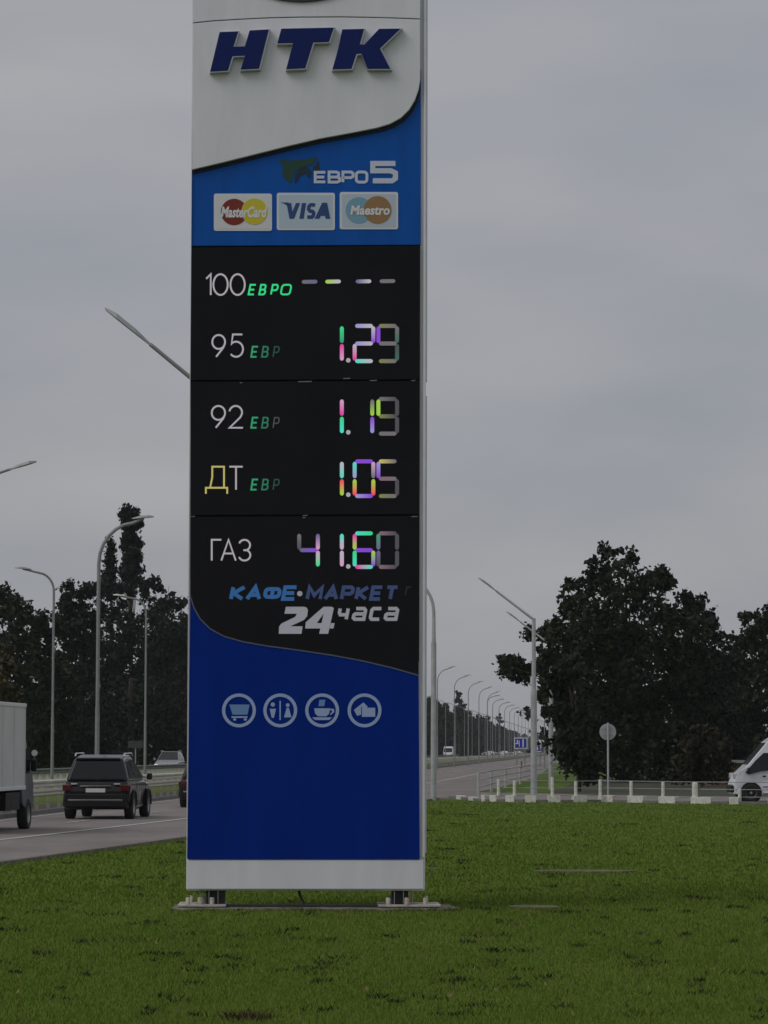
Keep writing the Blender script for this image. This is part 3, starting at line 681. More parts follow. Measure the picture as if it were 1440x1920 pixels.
# ------------------------------------------------------------------ signs
p = gp(1140, 131)
rs = tag(empty('road_sign', p), 'back of a round grey traffic sign on a thin pole before the big tree', 'road sign')
MB().tube([(0, 0, 0), (0, 0, 3.06)], .04, 10).build('pole', M['whitepole'], rs, smooth=True)
MB().lathe([(0, 0), (.32, 0), (.34, .012), (.34, .02), (0, .02)], 'y', (0, .06, 2.68), 32).build('sign_disc', M['signback'], rs)
MB().box(-.2, .2, .03, .055, 2.78, 2.82).build('bracket', M['steel'], rs); MB().box(-.2, .2, .03, .055, 2.52, 2.56).build('bracket', M['steel'], rs)
def bluesign(px0, px1, py0, py1, Y, label, marks):
    a = A(px0, py1, Y); b = A(px1, py0, Y); cx = (a.x+b.x)/2; e = tag(empty('direction_sign', (cx, Y, 0)), label, 'road sign')
    hw = (b.x-a.x)/2
    MB().box(-hw, hw, 0, .06, a.z, b.z).build('board', M['signwhite'], e)
    MB().box(-hw+.12, hw-.12, -.012, -.002, a.z+.12, b.z-.12).build('board_face', M['signblue'], e)
    for q in marks:
        MB().box(-hw+2*hw*q[0], -hw+2*hw*q[1], -.03, -.014, a.z+(b.z-a.z)*q[2], a.z+(b.z-a.z)*q[3]).build('marking', M['signwhite'], e)
    for s in (-.6, .6): MB().tube([(hw*s, .12, 0), (hw*s, .12, b.z)], .08, 6).build('post', M['pole'], e)
bluesign(964, 989, 1383, 1404, 400, 'blue direction sign with white marks, left of the pale lamp post', [(.2, .3, .5, .8), (.1, .4, .42, .52), (.62, .72, .15, .85), (.36, .42, .2, .75)])
bluesign(1003, 1015, 1391, 1410, 380, 'narrow blue direction sign between the pale lamp post and the tree', [(.3, .5, .2, .7), (.5, .8, .6, .72)])
p = gp(254, 205); e = tag(empty('sign_panel', p), 'grey backed rectangular road sign before the dark trees', 'road sign')
MB().box(-.48, .48, 0, .04, 2.0, 2.45).build('board', mat('dull_board', (.05, .055, .05), .8), e); MB().tube([(0, .07, 0), (0, .07, 2.4)], .04, 8).build('post', M['pole'], e)
p = gp(65, 165); e = tag(empty('small_sign', p), 'small round sign on a short dark post beside the truck', 'road sign')
MB().lathe([(0, 0), (.16, 0), (.16, .02), (0, .02)], 'y', (0, -.05, 1.72), 16).build('sign_disc', M['signback'], e); MB().tube([(0, 0, 0), (0, 0, 1.8)], .05, 8).build('post', M['darksteel'], e)
p = A(908, 1440, 320); p = G(978, 1440.5)
e = tag(empty('marker_post', p), 'short thin dark marker post on the road edge', 'post'); MB().tube([(0, 0, 0), (0, 0, .75)], .07, 6).build('post', M['darksteel'], e)

# ------------------------------------------------------------------ vehicles (local: x right, y forward, z up, rear at y=0)
def hwf(z, zl, zh, wl, wh): t = max(0, min(1, (z-zl)/(zh-zl))); return wl+(wh-wl)*t
def shell(mb, prof, wfun):
    n = len(prof); vs = [(wfun(z, y), y, z) for y, z in prof]+[(-wfun(z, y), y, z) for y, z in prof]
    a = sum(prof[i][0]*prof[(i+1) % n][1]-prof[(i+1) % n][0]*prof[i][1] for i in range(n))
    fs = [tuple(range(n)), tuple(range(2*n-1, n-1, -1))]+[(i, i+n, (i+1) % n+n, (i+1) % n) for i in range(n)]
    if a < 0: fs = [f[::-1] for f in fs]
    mb.add(vs, fs)
def wheel(parent, x, y, r, wd, side):
    t = empty('wheel', (x, y, r)); t.parent = parent
    s = side
    MB().lathe([(r*.58, 0), (r*.62, s*wd*.5), (r*.93, s*wd*.5), (r, s*wd*.38), (r, -s*wd*.38), (r*.93, -s*wd*.5), (r*.55, -s*wd*.5), (0, -s*wd*.5)], 'x', (0, 0, 0), 24).build('tyre', M['tyre'], t, smooth=True)
    mb = MB(); mb.lathe([(0, s*wd*.42), (r*.14, s*wd*.42), (r*.16, s*wd*.3), (r*.5, s*wd*.3), (r*.6, s*wd*.46)], 'x', (0, 0, 0), 20)
    for k in range(5):
        a = k*1.2566; c, q = math.cos(a), math.sin(a); x_ = s*wd*.4
        mb.add([(x_, .1*r*c-.06*r*q, .1*r*q+.06*r*c), (x_, .1*r*c+.06*r*q, .1*r*q-.06*r*c), (x_, .58*r*c+.06*r*q, .58*r*q-.06*r*c), (x_, .58*r*c-.06*r*q, .58*r*q+.06*r*c)], [(0, 1, 2, 3), (3, 2, 1, 0)])
    mb.build('rim', M['rim'], t)
def rake(prof_a, prof_b, t): return (prof_a[0]+(prof_b[0]-prof_a[0])*t, prof_a[1]+(prof_b[1]-prof_a[1])*t)
def car(loc, rz, paint, label, name='parked_car', W=.95, Ln=4.7, H=1.78, belt=1.06, zb=.34, wr=.37, suv=True, rails=True, lights=False, group=None, cat='car'):
    e = tag(empty(name, loc, rz), label, cat, group); p = paint
    k = H/1.78
    lower = [(.02, .50), (.0, .78), (.06, belt-.1), (.12, belt), (Ln*.70, belt+.01), (Ln*.80, belt-.06), (Ln*.95, belt-.16), (Ln*.99, belt-.34), (Ln, .48), (Ln*.98, zb-.04), (Ln*.5, zb-.08), (.12, zb-.06)]
    mb = MB(); shell(mb, lower, lambda z, y: (hwf(z, .3, .75, W-.05, W) if z < .75 else hwf(z, .75, belt, W, W-.05))-(.06 if y < .1 or y > Ln*.94 else 0)); mb.build('body', p, e, bevel=.10, seg=4)
    cab = [(.14, belt-.02), (.48, H-.09), (1.05, H), (Ln*.45, H), (Ln*.745, belt-.02)]
    if not suv: cab = [(.35, belt-.02), (.95, H-.12), (1.15, H-.05), (1.7, H), (Ln*.47, H), (Ln*.53, H-.05), (Ln*.76, belt-.02)]
    wf = lambda z, y: hwf(z, belt, H, W-.07, W-.30)
    mb = MB(); shell(mb, cab, wf); mb.build('cabin', p, e, bevel=.11, seg=5)
    # rear window and windscreen as panes lying on the rake
    def pane(a, b, t0, t1, inset, nm):
        A_, B_ = rake(a, b, t0), rake(a, b, t1); d = Vector((B_[0]-A_[0], B_[1]-A_[1])).normalized(); n = Vector((-d.y, d.x))
        if nm == 'windscreen': n = -n if n.x < 0 else n
        else: n = n if n.x < 0 else -n
        A2 = Vector(A_)+n*.012; B2 = Vector(B_)+n*.012; wa, wb = wf(A_[1], 0)-inset, wf(B_[1], 0)-inset
        m = MB(); A1 = Vector(A_)-n*.01; B1 = Vector(B_)-n*.01
        m.add([(-wa, A2.x, A2.y), (wa, A2.x, A2.y), (wb, B2.x, B2.y), (-wb, B2.x, B2.y), (-wa, A1.x, A1.y), (wa, A1.x, A1.y), (wb, B1.x, B1.y), (-wb, B1.x, B1.y)],
              [(0, 1, 2, 3), (3, 2, 1, 0)] if 0 else [(0, 1, 2, 3), (7, 6, 5, 4), (0, 4, 5, 1), (1, 5, 6, 2), (2, 6, 7, 3), (3, 7, 4, 0)])
        m.build(nm, M['carglass'], e)
    pane(cab[0], cab[1], .12, .96, .10, 'rear_window'); pane(cab[-1], cab[-2], .1, .95, .08, 'windscreen')
    # side windows
    y_a = cab[1][0]+.22; yf = Ln*.72
    for s in (-1, 1):
        for poly in ([(y_a-.1 if suv else y_a, belt+.08), (y_a+.12, H-.19), (1.35, H-.15), (1.35, belt+.08)], [(1.42, belt+.08), (1.42, H-.15), (2.2, H-.15), (2.2, belt+.08)], [(2.27, belt+.08), (2.27, H-.15), (Ln*.49, H-.19), (yf-.12, belt+.08)]):
            m = MB(); q = [(s*(wf(z, y)+.010), y, z) for y, z in poly]; q2 = [(s*(wf(z, y)-.01), y, z) for y, z in poly]; n = len(poly)
            fs = [tuple(range(n)), tuple(range(2*n-1, n-1, -1))]+[(i, i+n, (i+1) % n+n, (i+1) % n) for i in range(n)]
            m.add(q+q2, fs if s > 0 else [f[::-1] for f in fs]); m.build('side_window', M['carglass'], e)
        MB().box(s*(W+.02)-.0, s*(W+.17), Ln*.66, Ln*.66+.14, belt+.02, belt+.2).build('wing_mirror', p, e, bevel=.03) if s > 0 else MB().box(s*(W+.17), s*(W+.02), Ln*.66, Ln*.66+.14, belt+.02, belt+.2).build('wing_mirror', p, e, bevel=.03)
        for yw in (.85, Ln-.95):
            wheel(e, s*(W-.12), yw, wr, .24, s)
            a = MB(); ribs = [(yw+(wr+.05)*math.cos(R(t)), wr+(wr+.05)*math.sin(R(t))) for t in range(0, 181, 15)]
            a.tube([(s*(W-.005), y, z) for y, z in ribs], .035, 6); a.build('wheel_arch', M['carplastic'], e)
        for yy in (1.38, 2.24, 3.1):
            x_ = s*(W+.001); MB().box(min(x_, x_-s*.01), max(x_, x_-s*.01), yy, yy+.012, .45, belt-.08).build('door_seam', M['seam'], e)
        if rails: MB().tube([(s*(W-.28), .62, H-.05), (s*(W-.27), .75, H+.035), (s*(W-.27), 2.1, H+.045), (s*(W-.28), 2.3, H-.03)], .02, 6).build('roof_rail', M['chrome'], e)
        # tail lights
        x0_, x1_ = sorted((s*(W-.27), s*(W-.03)))
        MB().box(x0_, x1_, -.025, .2, belt-.27, belt-.10).build('tail_light', M['redlens'], e, bevel=.02)
        x0_, x1_ = sorted((s*(W-.36), s*(W-.08)))
        MB().box(x0_, x1_, Ln-.2, Ln-.02, .62, .78).build('headlight', M['lamp_on'] if lights else M['clearlens'], e, bevel=.02)
    if suv:
        MB().box(-W+.34, W-.34, cab[1][0]-.10, cab[1][0]+.25, H-.13, H-.09).build('spoiler', p, e, bevel=.015)
        for s in (-1, 1): MB().box(*sorted((s*(W-.44), s*(W-.27))), -.03, .1, belt-.10, belt-.06).build('reversing_lens', M['clearlens'], e, bevel=.01)
    MB().box(-W+.1, W-.1, -.07, .1, .34, .72).build('bumper', M['carplastic'], e, bevel=.04)
    MB().box(-W+.2, W-.2, -.082, -.06, .52, .56).build('bumper_strip', M['chrome'], e, bevel=.005)
    MB().box(-.42, .42, -.035, .0, belt-.16, belt-.12).build('trim_strip', M['chrome'], e, bevel=.005)
    MB().box(-.27, .27, -.03, .0, belt-.31, belt-.2).build('number_plate', M['plate'], e, bevel=.004)
    MB().box(-W+.15, W-.15, Ln-.05, Ln+.04, .38, .6).build('front_bumper', p, e, bevel=.04)
    MB().box(-.45, .45, Ln-.03, Ln+.03, .62, .76).build('grille', M['carplastic'], e)
    MB().tube([(-.02, .17, belt+.02), (.28, .2, belt+.13)], .012, 5).build('wiper', M['carplastic'], e)
    return e
q = S(-13.72, 88.2); car(q, HEAD, M['carblack'], 'black estate car with silver roof rails driving away on the near lanes', 'moving_car')
q = S(-12.9, 106); car(q, HEAD, M['carblack'], 'dark car mostly hidden behind the pylon, only its left rear corner showing', 'moving_car', H=1.62, W=.89, belt=.98, rails=False)
q = S(-32.3, 246); c_ = car(q, HEAD+math.pi, M['carsilver'], 'pale car with lit headlights coming the other way beyond the guard rails', 'moving_car', H=1.75, lights=True)
far1 = car(gp(930, 1010), R(62), M['carwhite'], 'white car far off side on, leftmost of the distant cars beyond the bend', 'moving_car', H=1.5, W=.88, rails=False, suv=False, group='distant cars on the bend of the far lanes')
for (px, Y, lb_) in ((956, 1060, 'pale car far off side on, middle one of three in the distance'), (980, 1130, 'small pale car far off below the blue direction sign')):
    c = copy_tree(far1); c.location = gp(px, Y); c['label'] = lb_
def van(loc, rz, label, paint, dist=False, name='van'):
    e = tag(empty(name, loc, rz), label, 'van'); Ln = 5.6; W = 1.0
    prof = [(0, .38), (-.02, 1.2), (.04, 2.35), (.25, 2.52), (3.5, 2.58), (3.95, 2.50), (4.3, 2.26), (5.08, 1.34), (5.34, 1.10), (5.5, .92), (5.60, .66), (5.58, .28), (4.2, .24), (1.2, .24)]
    mb = MB(); shell(mb, prof, lambda z, y: hwf(z, 1.1, 2.5, W, W-.12)-(.10 if y > 5.4 else 0)); mb.build('body', paint, e, bevel=.045, seg=3)
    wf = lambda z: hwf(z, 1.1, 2.5, W, W-.12)
    for s in (-1, 1):
        poly = [(4.05, 1.2), (4.05, 1.86), (4.44, 1.84), (4.74, 1.56), (5.14, 1.10), (5.0, 1.03), (4.5, 1.16)]
        q = [(s*(wf(z)+.012), y, z) for y, z in poly]; q2 = [(s*(wf(z)-.01), y, z) for y, z in poly]; n = len(poly)
        fs = [tuple(range(n)), tuple(range(2*n-1, n-1, -1))]+[(i, i+n, (i+1) % n+n, (i+1) % n) for i in range(n)]
        MB().add(q+q2, fs).build('side_window', M['carglass'], e)
        wheel(e, s*(W-.09), 4.92, .34, .22, s); wheel(e, s*(W-.09), 1.05, .34, .22, s)
        for yw in (4.92, 1.05):
            MB().lathe([(0, s*(W+.002)), (.40, s*(W+.002)), (.41, s*(W-.02))], 'x', (0, yw, .34), 24).build('wheel_arch', M['carplastic'], e)
            o = e.children[-1]
        for z0_, z1_ in ((.54, .58), (.28, .32)):
            a_, b_ = sorted((s*(W-.005), s*(W+.014))); MB().box(a_, b_, 1.5, 4.47, z0_, z1_).build('side_moulding', M['carplastic'], e)
        for yy in (3.92, 4.98 if 0 else 3.93):
            pass
        a_, b_ = sorted((s*(W-.008), s*(W+.001))); MB().box(a_, b_, 3.95, 3.962, .45, 1.9).build('door_seam', M['seam'], e)
        a_, b_ = sorted((s*(W-.005), s*(W+.03))); MB().box(a_, b_, 4.36, 4.48, .93, .99).build('door_handle', M['carplastic'], e)
        a_, b_ = sorted((s*(W+.0), s*(W+.2))); MB().box(a_, b_, 4.98, 5.06, 1.08, 1.28).build('wing_mirror', M['carplastic'], e, bevel=.03)
        a_, b_ = sorted((s*(W-.4), s*(W-.09))); MB().box(a_, b_, 5.35, 5.56, .86, 1.08).build('headlight', M['clearlens'], e, bevel=.03)
    A_, B_ = (5.04, 1.40), (4.34, 2.22); d = Vector((B_[0]-A_[0], B_[1]-A_[1])).normalized(); n = Vector((-d.y, d.x)); n = n if n.x > 0 else -n
    A2 = Vector(A_)+n*.014; B2 = Vector(B_)+n*.014; A1 = Vector(A_)-n*.01; B1 = Vector(B_)-n*.01
    MB().add([(-.88, A2.x, A2.y), (.88, A2.x, A2.y), (.8, B2.x, B2.y), (-.8, B2.x, B2.y), (-.88, A1.x, A1.y), (.88, A1.x, A1.y), (.8, B1.x, B1.y), (-.8, B1.x, B1.y)], [(3, 2, 1, 0), (4, 5, 6, 7), (0, 1, 5, 4), (1, 2, 6, 5), (2, 3, 7, 6), (3, 0, 4, 7)]).build('windscreen', M['carglass'], e)
    MB().box(-.9, .9, 5.5, 5.66, .34, .62).build('front_bumper', M['carplastic'], e, bevel=.04)
    return e
# front of the van at px 1373, Y 121, driving left (local +y -> world -x)
pf = gp(1373, 121.5); van((pf.x+5.62, 121.5+.95, .008), math.pi/2, 'white van driving in from the right edge behind the painted kerb', M['carwhite'])
pv = gp(842, 668); van((pv.x, pv.y, 0), HEAD+math.pi, 'small white van far off on the opposite lanes beside the wood', M['carwhite'])
# box truck, right side visible
tr = tag(empty('box_truck', S(-14.69, 72.4), HEAD), 'light grey box truck cut off by the left edge, driving away', 'truck')
TL = 6.1
MB().box(-1.05, 1.05, 0, 4.45, .97, 3.0).build('cargo_box', M['boxgrey'], tr, bevel=.03)
for z in (.97, 2.93): MB().box(-1.075, 1.075, -.02, 4.47, z, z+.09).build('box_rail', mat('box_rail_pale', (.68, .7, .7), .5), tr, bevel=.01)
for y in (.02, 1.5, 2.95, 4.40): MB().box(1.045, 1.062, y, y+.05, 1.06, 2.92).build('box_rib', M['boxgrey'], tr)
MB().box(-.45, .45, .1, 5.9, .62, .86).build('chassis', M['darksteel'], tr)
shell(mb := MB(), [(4.6, .6), (4.6, 2.1), (4.9, 2.25), (5.6, 2.2), (6.0, 1.45), (6.12, 1.1), (6.12, .5), (5.0, .5)], lambda z, y: hwf(z, 1.2, 2.2, .98, .86)); mb.build('cab', M['cabblue'], tr, bevel=.05)
for s in (-1, 1):
    wheel(tr, s*.9, .95, .37, .26, s); wheel(tr, s*.88, 5.35, .37, .24, s)
    a_, b_ = sorted((s*.98, s*1.12)); MB().box(a_, b_, 5.6, 5.7, 1.4, 1.68).build('wing_mirror', M['carplastic'], tr, bevel=.03)
    a_, b_ = sorted((s*.7, s*1.03)); MB().box(a_, b_, 2.1, 3.9, .5, .92).build('side_guard', M['carplastic'], tr, bevel=.02)
    a_, b_ = sorted((s*.68, s*1.02)); MB().box(a_, b_, .35, 1.5, .78, .84).build('mudguard', M['carplastic'], tr, bevel=.02)
    a_, b_ = sorted((s*.6, s*.9)); MB().box(a_, b_, -.05, 0, .62, .76).build('tail_light', M['redlens'], tr)
    MB().box(*sorted((s*.93, s*.99)), 4.8, 5.5, 1.35, 1.95).build('side_window', M['carglass'], tr)
    pass
MB().box(-.26, .26, -.06, -.02, .7, .82).build('number_plate', M['plate'], tr)

# low shed beyond the right-hand road
a = A(1342, 1500, 175); b = A(1470, 1424, 175)
sh = tag(empty('brown_shed', ((a.x+b.x)/2, 178, 0)), 'low brown shed with a pale roof edge between the big tree and the van', 'shed')
hw = (b.x-a.x)/2; MB().box(-hw, hw, -1, 1, 0, 1.25).build('wall', M['wood'], sh)
MB().box(-hw-.2, hw+.2, -1.3, 1.3, 1.25, 1.4).build('roof', M['steel'], sh)

# ------------------------------------------------------------------ trees
def leafcloud(blobs, n, size, seed, tight=None):
    """blobs: (x,y,z,rx,ry,rz). leaf sized quads in clumps over each blob"""
    rng = np.random.default_rng(seed); bl = np.array(blobs, float)
    vol = bl[:, 3]*bl[:, 5]*(bl[:, 6] if bl.shape[1] > 6 else 1); pr = vol/vol.sum()
    nc = max(40, n//28)
    k = rng.choice(len(bl), nc, p=pr); u = rng.normal(size=(nc, 3)); u /= np.linalg.norm(u, axis=1)[:, None]
    rad = rng.random(nc)**(1/4.5)
    cc = bl[k, :3]+u*rad[:, None]*bl[k, 3:6]; cr_ = (.10*bl[k, 3:6].mean(1)+.18+.15*rng.random(nc))*(1.0 if tight is None else tight)
    per = n//nc; idx = np.repeat(np.arange(nc), per); m = len(idx)
    g = rng.normal(size=(m, 3))*.55
    c = cc[idx]+g*cr_[idx][:, None]
    a = rng.normal(size=(m, 3)); a /= np.linalg.norm(a, axis=1)[:, None]
    b = np.cross(a, rng.normal(size=(m, 3))); b /= np.linalg.norm(b, axis=1)[:, None]
    s = size*(.6+.8*rng.random(m))[:, None]
    v = np.stack([c-a*s*.5, c+b*s*.32, c+a*s*.5, c-b*s*.32], 1).reshape(-1, 3)
    v[:, 2] = np.maximum(v[:, 2], .1)
    return v
def quadmesh(name, v, m):
    n = len(v)//4; me = bpy.data.meshes.new(name); me.vertices.add(len(v)); me.vertices.foreach_set('co', v.astype(np.float32).ravel())
    me.loops.add(n*4); me.polygons.add(n); me.loops.foreach_set('vertex_index', np.arange(n*4, dtype=np.int32)); me.polygons.foreach_set('loop_start', np.arange(0, n*4, 4, dtype=np.int32))
    me.materials.append(m); me.update(calc_edges=True); return me
def tree(Y, px, blobs, n, size, m, label, seed, cat='tree', name='broadleaf_tree', trunk=(.35, 6), thin=None, tight=None, group=None):
    """blobs given as (px,py,r_px[,ry_px]) seen at distance Y; depth comes from the radius"""
    base = gp(px, Y); e = tag(empty(name, base), label, cat, group); rnd = random.Random(seed); B = []
    for q in blobs:
        p = A(q[0], q[1], Y); r = q[2]*Y/F; rz = (q[3] if len(q) > 3 else q[2])*Y/F
        B.append((p.x-base.x, rnd.uniform(-.5, .5)*(r+1.5), p.z, r, max(r, .6)*1.1, rz, thin(q) if thin else 1.0))
    o = bpy.data.objects.new('crown', quadmesh('crown', leafcloud(B, n, size, seed, tight), m)); col.objects.link(o); o.parent = e
    mb = MB(); tr_, th = trunk
    mb.tube([(0, 0, -.1), (.1, 0, th*.4), (-.1, .1, th*.8), (0, 0, th)], [tr_, tr_*.8, tr_*.65, tr_*.5], 9)
    for b in sorted(B, key=lambda b: -b[3])[:]:
        s = rnd.uniform(.3, .95)*th; s = min(s, max(.5, b[2]*.7))
        mid = Vector((b[0]*.45, b[1]*.45, (s+b[2])/2+.2)); mb.tube([(0, 0, s), mid, (b[0], b[1], b[2])], [tr_*.32, tr_*.15, .015], 5)
    mb.build('trunk', M['bark'], e, smooth=True); return e
big = [(1140,1042,24,24),(1174,1036,19,15),(1186,1050,10),(1124,1075,22),(1112,1055,14),(1078,1092,15),(1062,1100,10),(1060,1130,14),(1085,1125,16),(1110,1105,34),(1160,1095,38),(1215,1092,28),(1246,1088,18,24),(1100,1150,30),(1068,1150,14),
       (1018,1180,17),(992,1184,11),(1042,1172,14),(960,1248,24,22),(985,1262,17),(942,1246,8),(1024,1238,20),(1040,1268,22),(1018,1300,16),(1010,1215,8),(1075,1200,30),
       (1110,1190,55),(1190,1170,75),(1270,1190,60),(1120,1270,75),(1210,1270,95),(1090,1340,62),(1170,1370,85),(1260,1350,80),(1110,1420,60,45),(1200,1440,70,45),(1275,1430,60,45),(1052,1395,24),(1045,1340,14),(1290,1260,55)]
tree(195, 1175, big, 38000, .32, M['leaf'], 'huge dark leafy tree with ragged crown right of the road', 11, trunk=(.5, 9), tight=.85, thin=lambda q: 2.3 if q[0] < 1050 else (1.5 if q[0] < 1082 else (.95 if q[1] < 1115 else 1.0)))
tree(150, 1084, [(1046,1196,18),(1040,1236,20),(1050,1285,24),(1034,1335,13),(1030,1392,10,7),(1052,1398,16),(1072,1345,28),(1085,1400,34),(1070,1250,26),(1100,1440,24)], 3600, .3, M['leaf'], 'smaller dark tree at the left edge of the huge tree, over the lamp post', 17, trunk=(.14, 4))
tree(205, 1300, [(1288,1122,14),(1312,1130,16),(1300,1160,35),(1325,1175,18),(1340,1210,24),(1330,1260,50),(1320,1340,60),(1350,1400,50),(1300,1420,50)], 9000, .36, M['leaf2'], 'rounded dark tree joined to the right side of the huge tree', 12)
tree(240, 1405, [(1405,1170,22),(1385,1195,14),(1440,1155,26),(1425,1220,45),(1370,1250,40),(1440,1300,70),(1370,1330,60),(1420,1400,60,35),(1480,1200,60)], 12000, .4, M['leaf'], 'dark tree at the right edge rising above the white van', 13)
tree(170, 1315, [(1310,1400,32),(1330,1430,36),(1290,1440,30),(1350,1380,14),(1345,1445,22)], 2600, .3, M['leafb'], 'brownish shrub at the right foot of the huge tree', 14, 'shrub', 'shrub', (.08, 1.5))
tree(200, 1060, [(1058,1400,16),(1072,1415,22),(1085,1425,20)], 900, .3, M['leafb'], 'small brownish shrub at the left foot of the huge tree', 15, 'shrub', 'shrub', (.06, 1.2))
tree(203, 1262, [(1215,1098,10),(1232,1086,12,14),(1245,1092,11)], 500, .34, M['leafo'], 'tip of an olive tree showing at the top of the huge tree', 16, trunk=(.2, 10))
lt = [
 (236, -5, [(-20,1150,50),(10,1135,34),(35,1150,28),(-10,1250,70),(30,1230,50),(0,1350,80),(40,1320,50),(10,1430,60)], 'leaf', 'dark tree at the left edge with a high domed crown'),
 (246, 85, [(60,1185,30),(90,1175,25),(110,1190,24),(75,1260,48),(110,1280,40),(90,1350,55),(80,1420,50)], 'leaf', 'dark tree behind the leftmost lamp post, lower than its neighbours'),
 (262, 148, [(132,1105,11,20),(128,1140,16,22),(160,1110,20,14),(175,1105,18,12),(150,1180,44),(145,1250,50),(150,1340,60),(150,1420,50)], 'leaf2', 'dark tree with a pointed tip left of the tall lamp post'),
 (285, 208, [(195,1110,20),(225,1115,24),(210,1180,50),(190,1250,50),(230,1270,50),(210,1350,60),(205,1430,50)], 'leaf2', 'dark tree below the poplars behind the black car'),
 (300, 292, [(275,1100,12,18),(290,1092,8,16),(302,1100,7,14),(316,1098,6,16),(290,1140,32),(320,1140,18),(280,1200,55),(310,1210,45),(290,1300,65),(290,1400,60)], 'leaf2', 'dark tree with several small pointed tips beside the pylon'),
 (318, 345, [(335,1165,14),(345,1180,22),(335,1240,40),(360,1260,45),(350,1340,60),(350,1420,50)], 'leaf', 'dark tree partly hidden by the left edge of the pylon'),
 (275, 245, [(245,1330,70),(180,1380,60),(110,1400,60),(300,1400,60),(40,1400,60),(350,1410,60)], 'leaf2', 'low dark undergrowth filling the gap under the left trees'),
]
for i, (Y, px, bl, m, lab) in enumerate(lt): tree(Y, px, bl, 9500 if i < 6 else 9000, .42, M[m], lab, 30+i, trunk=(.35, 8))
pop = [(243, 960+i*13, 12+3.5*math.sin(i*1.7)+(2 if i > 4 else 0), 14) for i in range(12)]+[(232, 962, 6, 10), (250, 956, 5, 12), (258, 985, 8, 14), (256, 1015, 8, 14), (259, 1050, 8, 18), (258, 1080, 8, 18)]
tree(310, 243, pop, 6000, .42, M['leaf2'], 'tall narrow poplar standing highest above the left trees', 50, name='poplar_tree', trunk=(.3, 20))
pop2 = [(208, 1022+i*14, 4+i*.8, 12) for i in range(7)]+[(199, 1055, 5, 9), (197, 1085, 5, 12)]
tree(312, 208, pop2, 1800, .42, M['leaf2'], 'slim short poplar just left of the tall poplar', 51, name='poplar_tree', trunk=(.2, 16))
# nearer bush with lighter foliage in the left corner
tree(175, 5, [(0,1210,14),(5,1260,22),(0,1310,28),(10,1350,22)], 1700, .32, M['leafo'], 'lighter green shrub crown behind the truck at the left edge', 52, 'shrub', 'tall_shrub', (.12, 3))
# long wood on the far side
rng = np.random.default_rng(5); B = []
Y = 340
while Y < 1750:
    h = 15 if Y < 500 else (13.5 if Y < 800 else 12.2); h *= rng.uniform(.86, 1.1)
    if Y > 1300: h *= .8
    r = rng.uniform(3.2, 5.2); s = -44+rng.uniform(-1.5, 1.5); p = S(s, Y)
    h *= 1.16
    B += [(p.x, p.y, h*.72, r, r, h*.28), (p.x, p.y, h*.38, r*1.1, r*1.2, h*.36), (p.x+2, p.y, h*.15, r, r*1.2, h*.2)]
    Y += r*1.3 if Y < 900 else r*1.8
v = leafcloud(B, 150000, 1.1, 77)
o = bpy.data.objects.new('far_woodland', quadmesh('far_woodland', v, M['leaf2'])); col.objects.link(o)
tag(o, 'long dark wood lining the far side of the highway into the distance', 'woodland', kind='stuff')
for (px, Y, top, r) in ((860, 880, 1296, 11), (937, 1150, 1337, 6)):
    tree(Y, px, [(px, top+14, r*.8, 12), (px, top+30, r, 14), (px, top+45, r, 16)], 900, .9, M['leaf2'], 'tree taller than the far wood, standing out %s' % ('just right of the pylon' if px < 900 else 'midway down its slope'), 60+px, trunk=(.3, 12))
B = []
for i in range(70):
    x = 20+i*2.6; B.append((x+rng.uniform(-1, 1), 390+rng.uniform(-15, 15), 4.5, 4, 4, rng.uniform(4, 6)))
v = leafcloud(B, 26000, .8, 78); o = bpy.data.objects.new('back_woodland', quadmesh('back_woodland', v, M['leaf2'])); col.objects.link(o)
tag(o, 'dark wood behind the huge tree and the van', 'woodland', kind='stuff')
B = []
for i in range(90):
    Y = 1500+rng.uniform(0, 500); B.append((60+i*6, Y, 6, 12, 12, rng.uniform(6, 10)))
v = leafcloud(B, 14000, 2.2, 79); o = bpy.data.objects.new('horizon_woodland', quadmesh('horizon_woodland', v, M['leaf2'])); col.objects.link(o)
tag(o, 'low hazy wood on the horizon at the end of the road', 'woodland', kind='stuff')

# ------------------------------------------------------------------ lawn blades (stuff)
def vnoise(x, y, seed, sc):
    r = np.random.default_rng(seed); g = r.random((64, 64)); x = x/sc; y = y/sc
    xi = np.floor(x).astype(int); yi = np.floor(y).astype(int); fx = x-xi; fy = y-yi; fx = fx*fx*(3-2*fx); fy = fy*fy*(3-2*fy)
    q = lambda a, b: g[a % 64, b % 64]
    return (q(xi, yi)*(1-fx)+q(xi+1, yi)*fx)*(1-fy)+(q(xi, yi+1)*(1-fx)+q(xi+1, yi+1)*fx)*fy
def blades(x, y, h, wd, lean, colr, rng):
    n = len(x); a = rng.random(n)*math.tau; dx = np.cos(a)*wd/2; dy = np.sin(a)*wd/2*.4
    b = rng.random(n)*math.tau; lx = np.cos(b)*h*lean; ly = np.sin(b)*h*lean
    v = np.zeros((n, 3, 3), np.float32); v[:, 0] = np.stack([x-dx, y-dy, 0*x], 1); v[:, 1] = np.stack([x+dx, y+dy, 0*x], 1); v[:, 2] = np.stack([x+lx, y+ly, h], 1)
    return v.reshape(-1, 3), np.repeat(colr, 3, 0)
rng = np.random.default_rng(9)
def onlawn(x, y):
    e = np.interp(y, [a for a, b in NEAR], [b for a, b in NEAR])+K*y+.2
    kx = np.array([p.x for p in kpts]); ky = np.array([p.y for p in kpts])
    far = np.interp(x, kx, ky-.15, left=125)
    lx, ly = (x-base.x), (y-PY)
    slab = (lx > plx(330)) & (lx < plx(850)) & (ly > -.22-.16*vnoise(x, y, 21, .22)) & (ly < .8)
    return (x > e) & (y < far) & ~slab
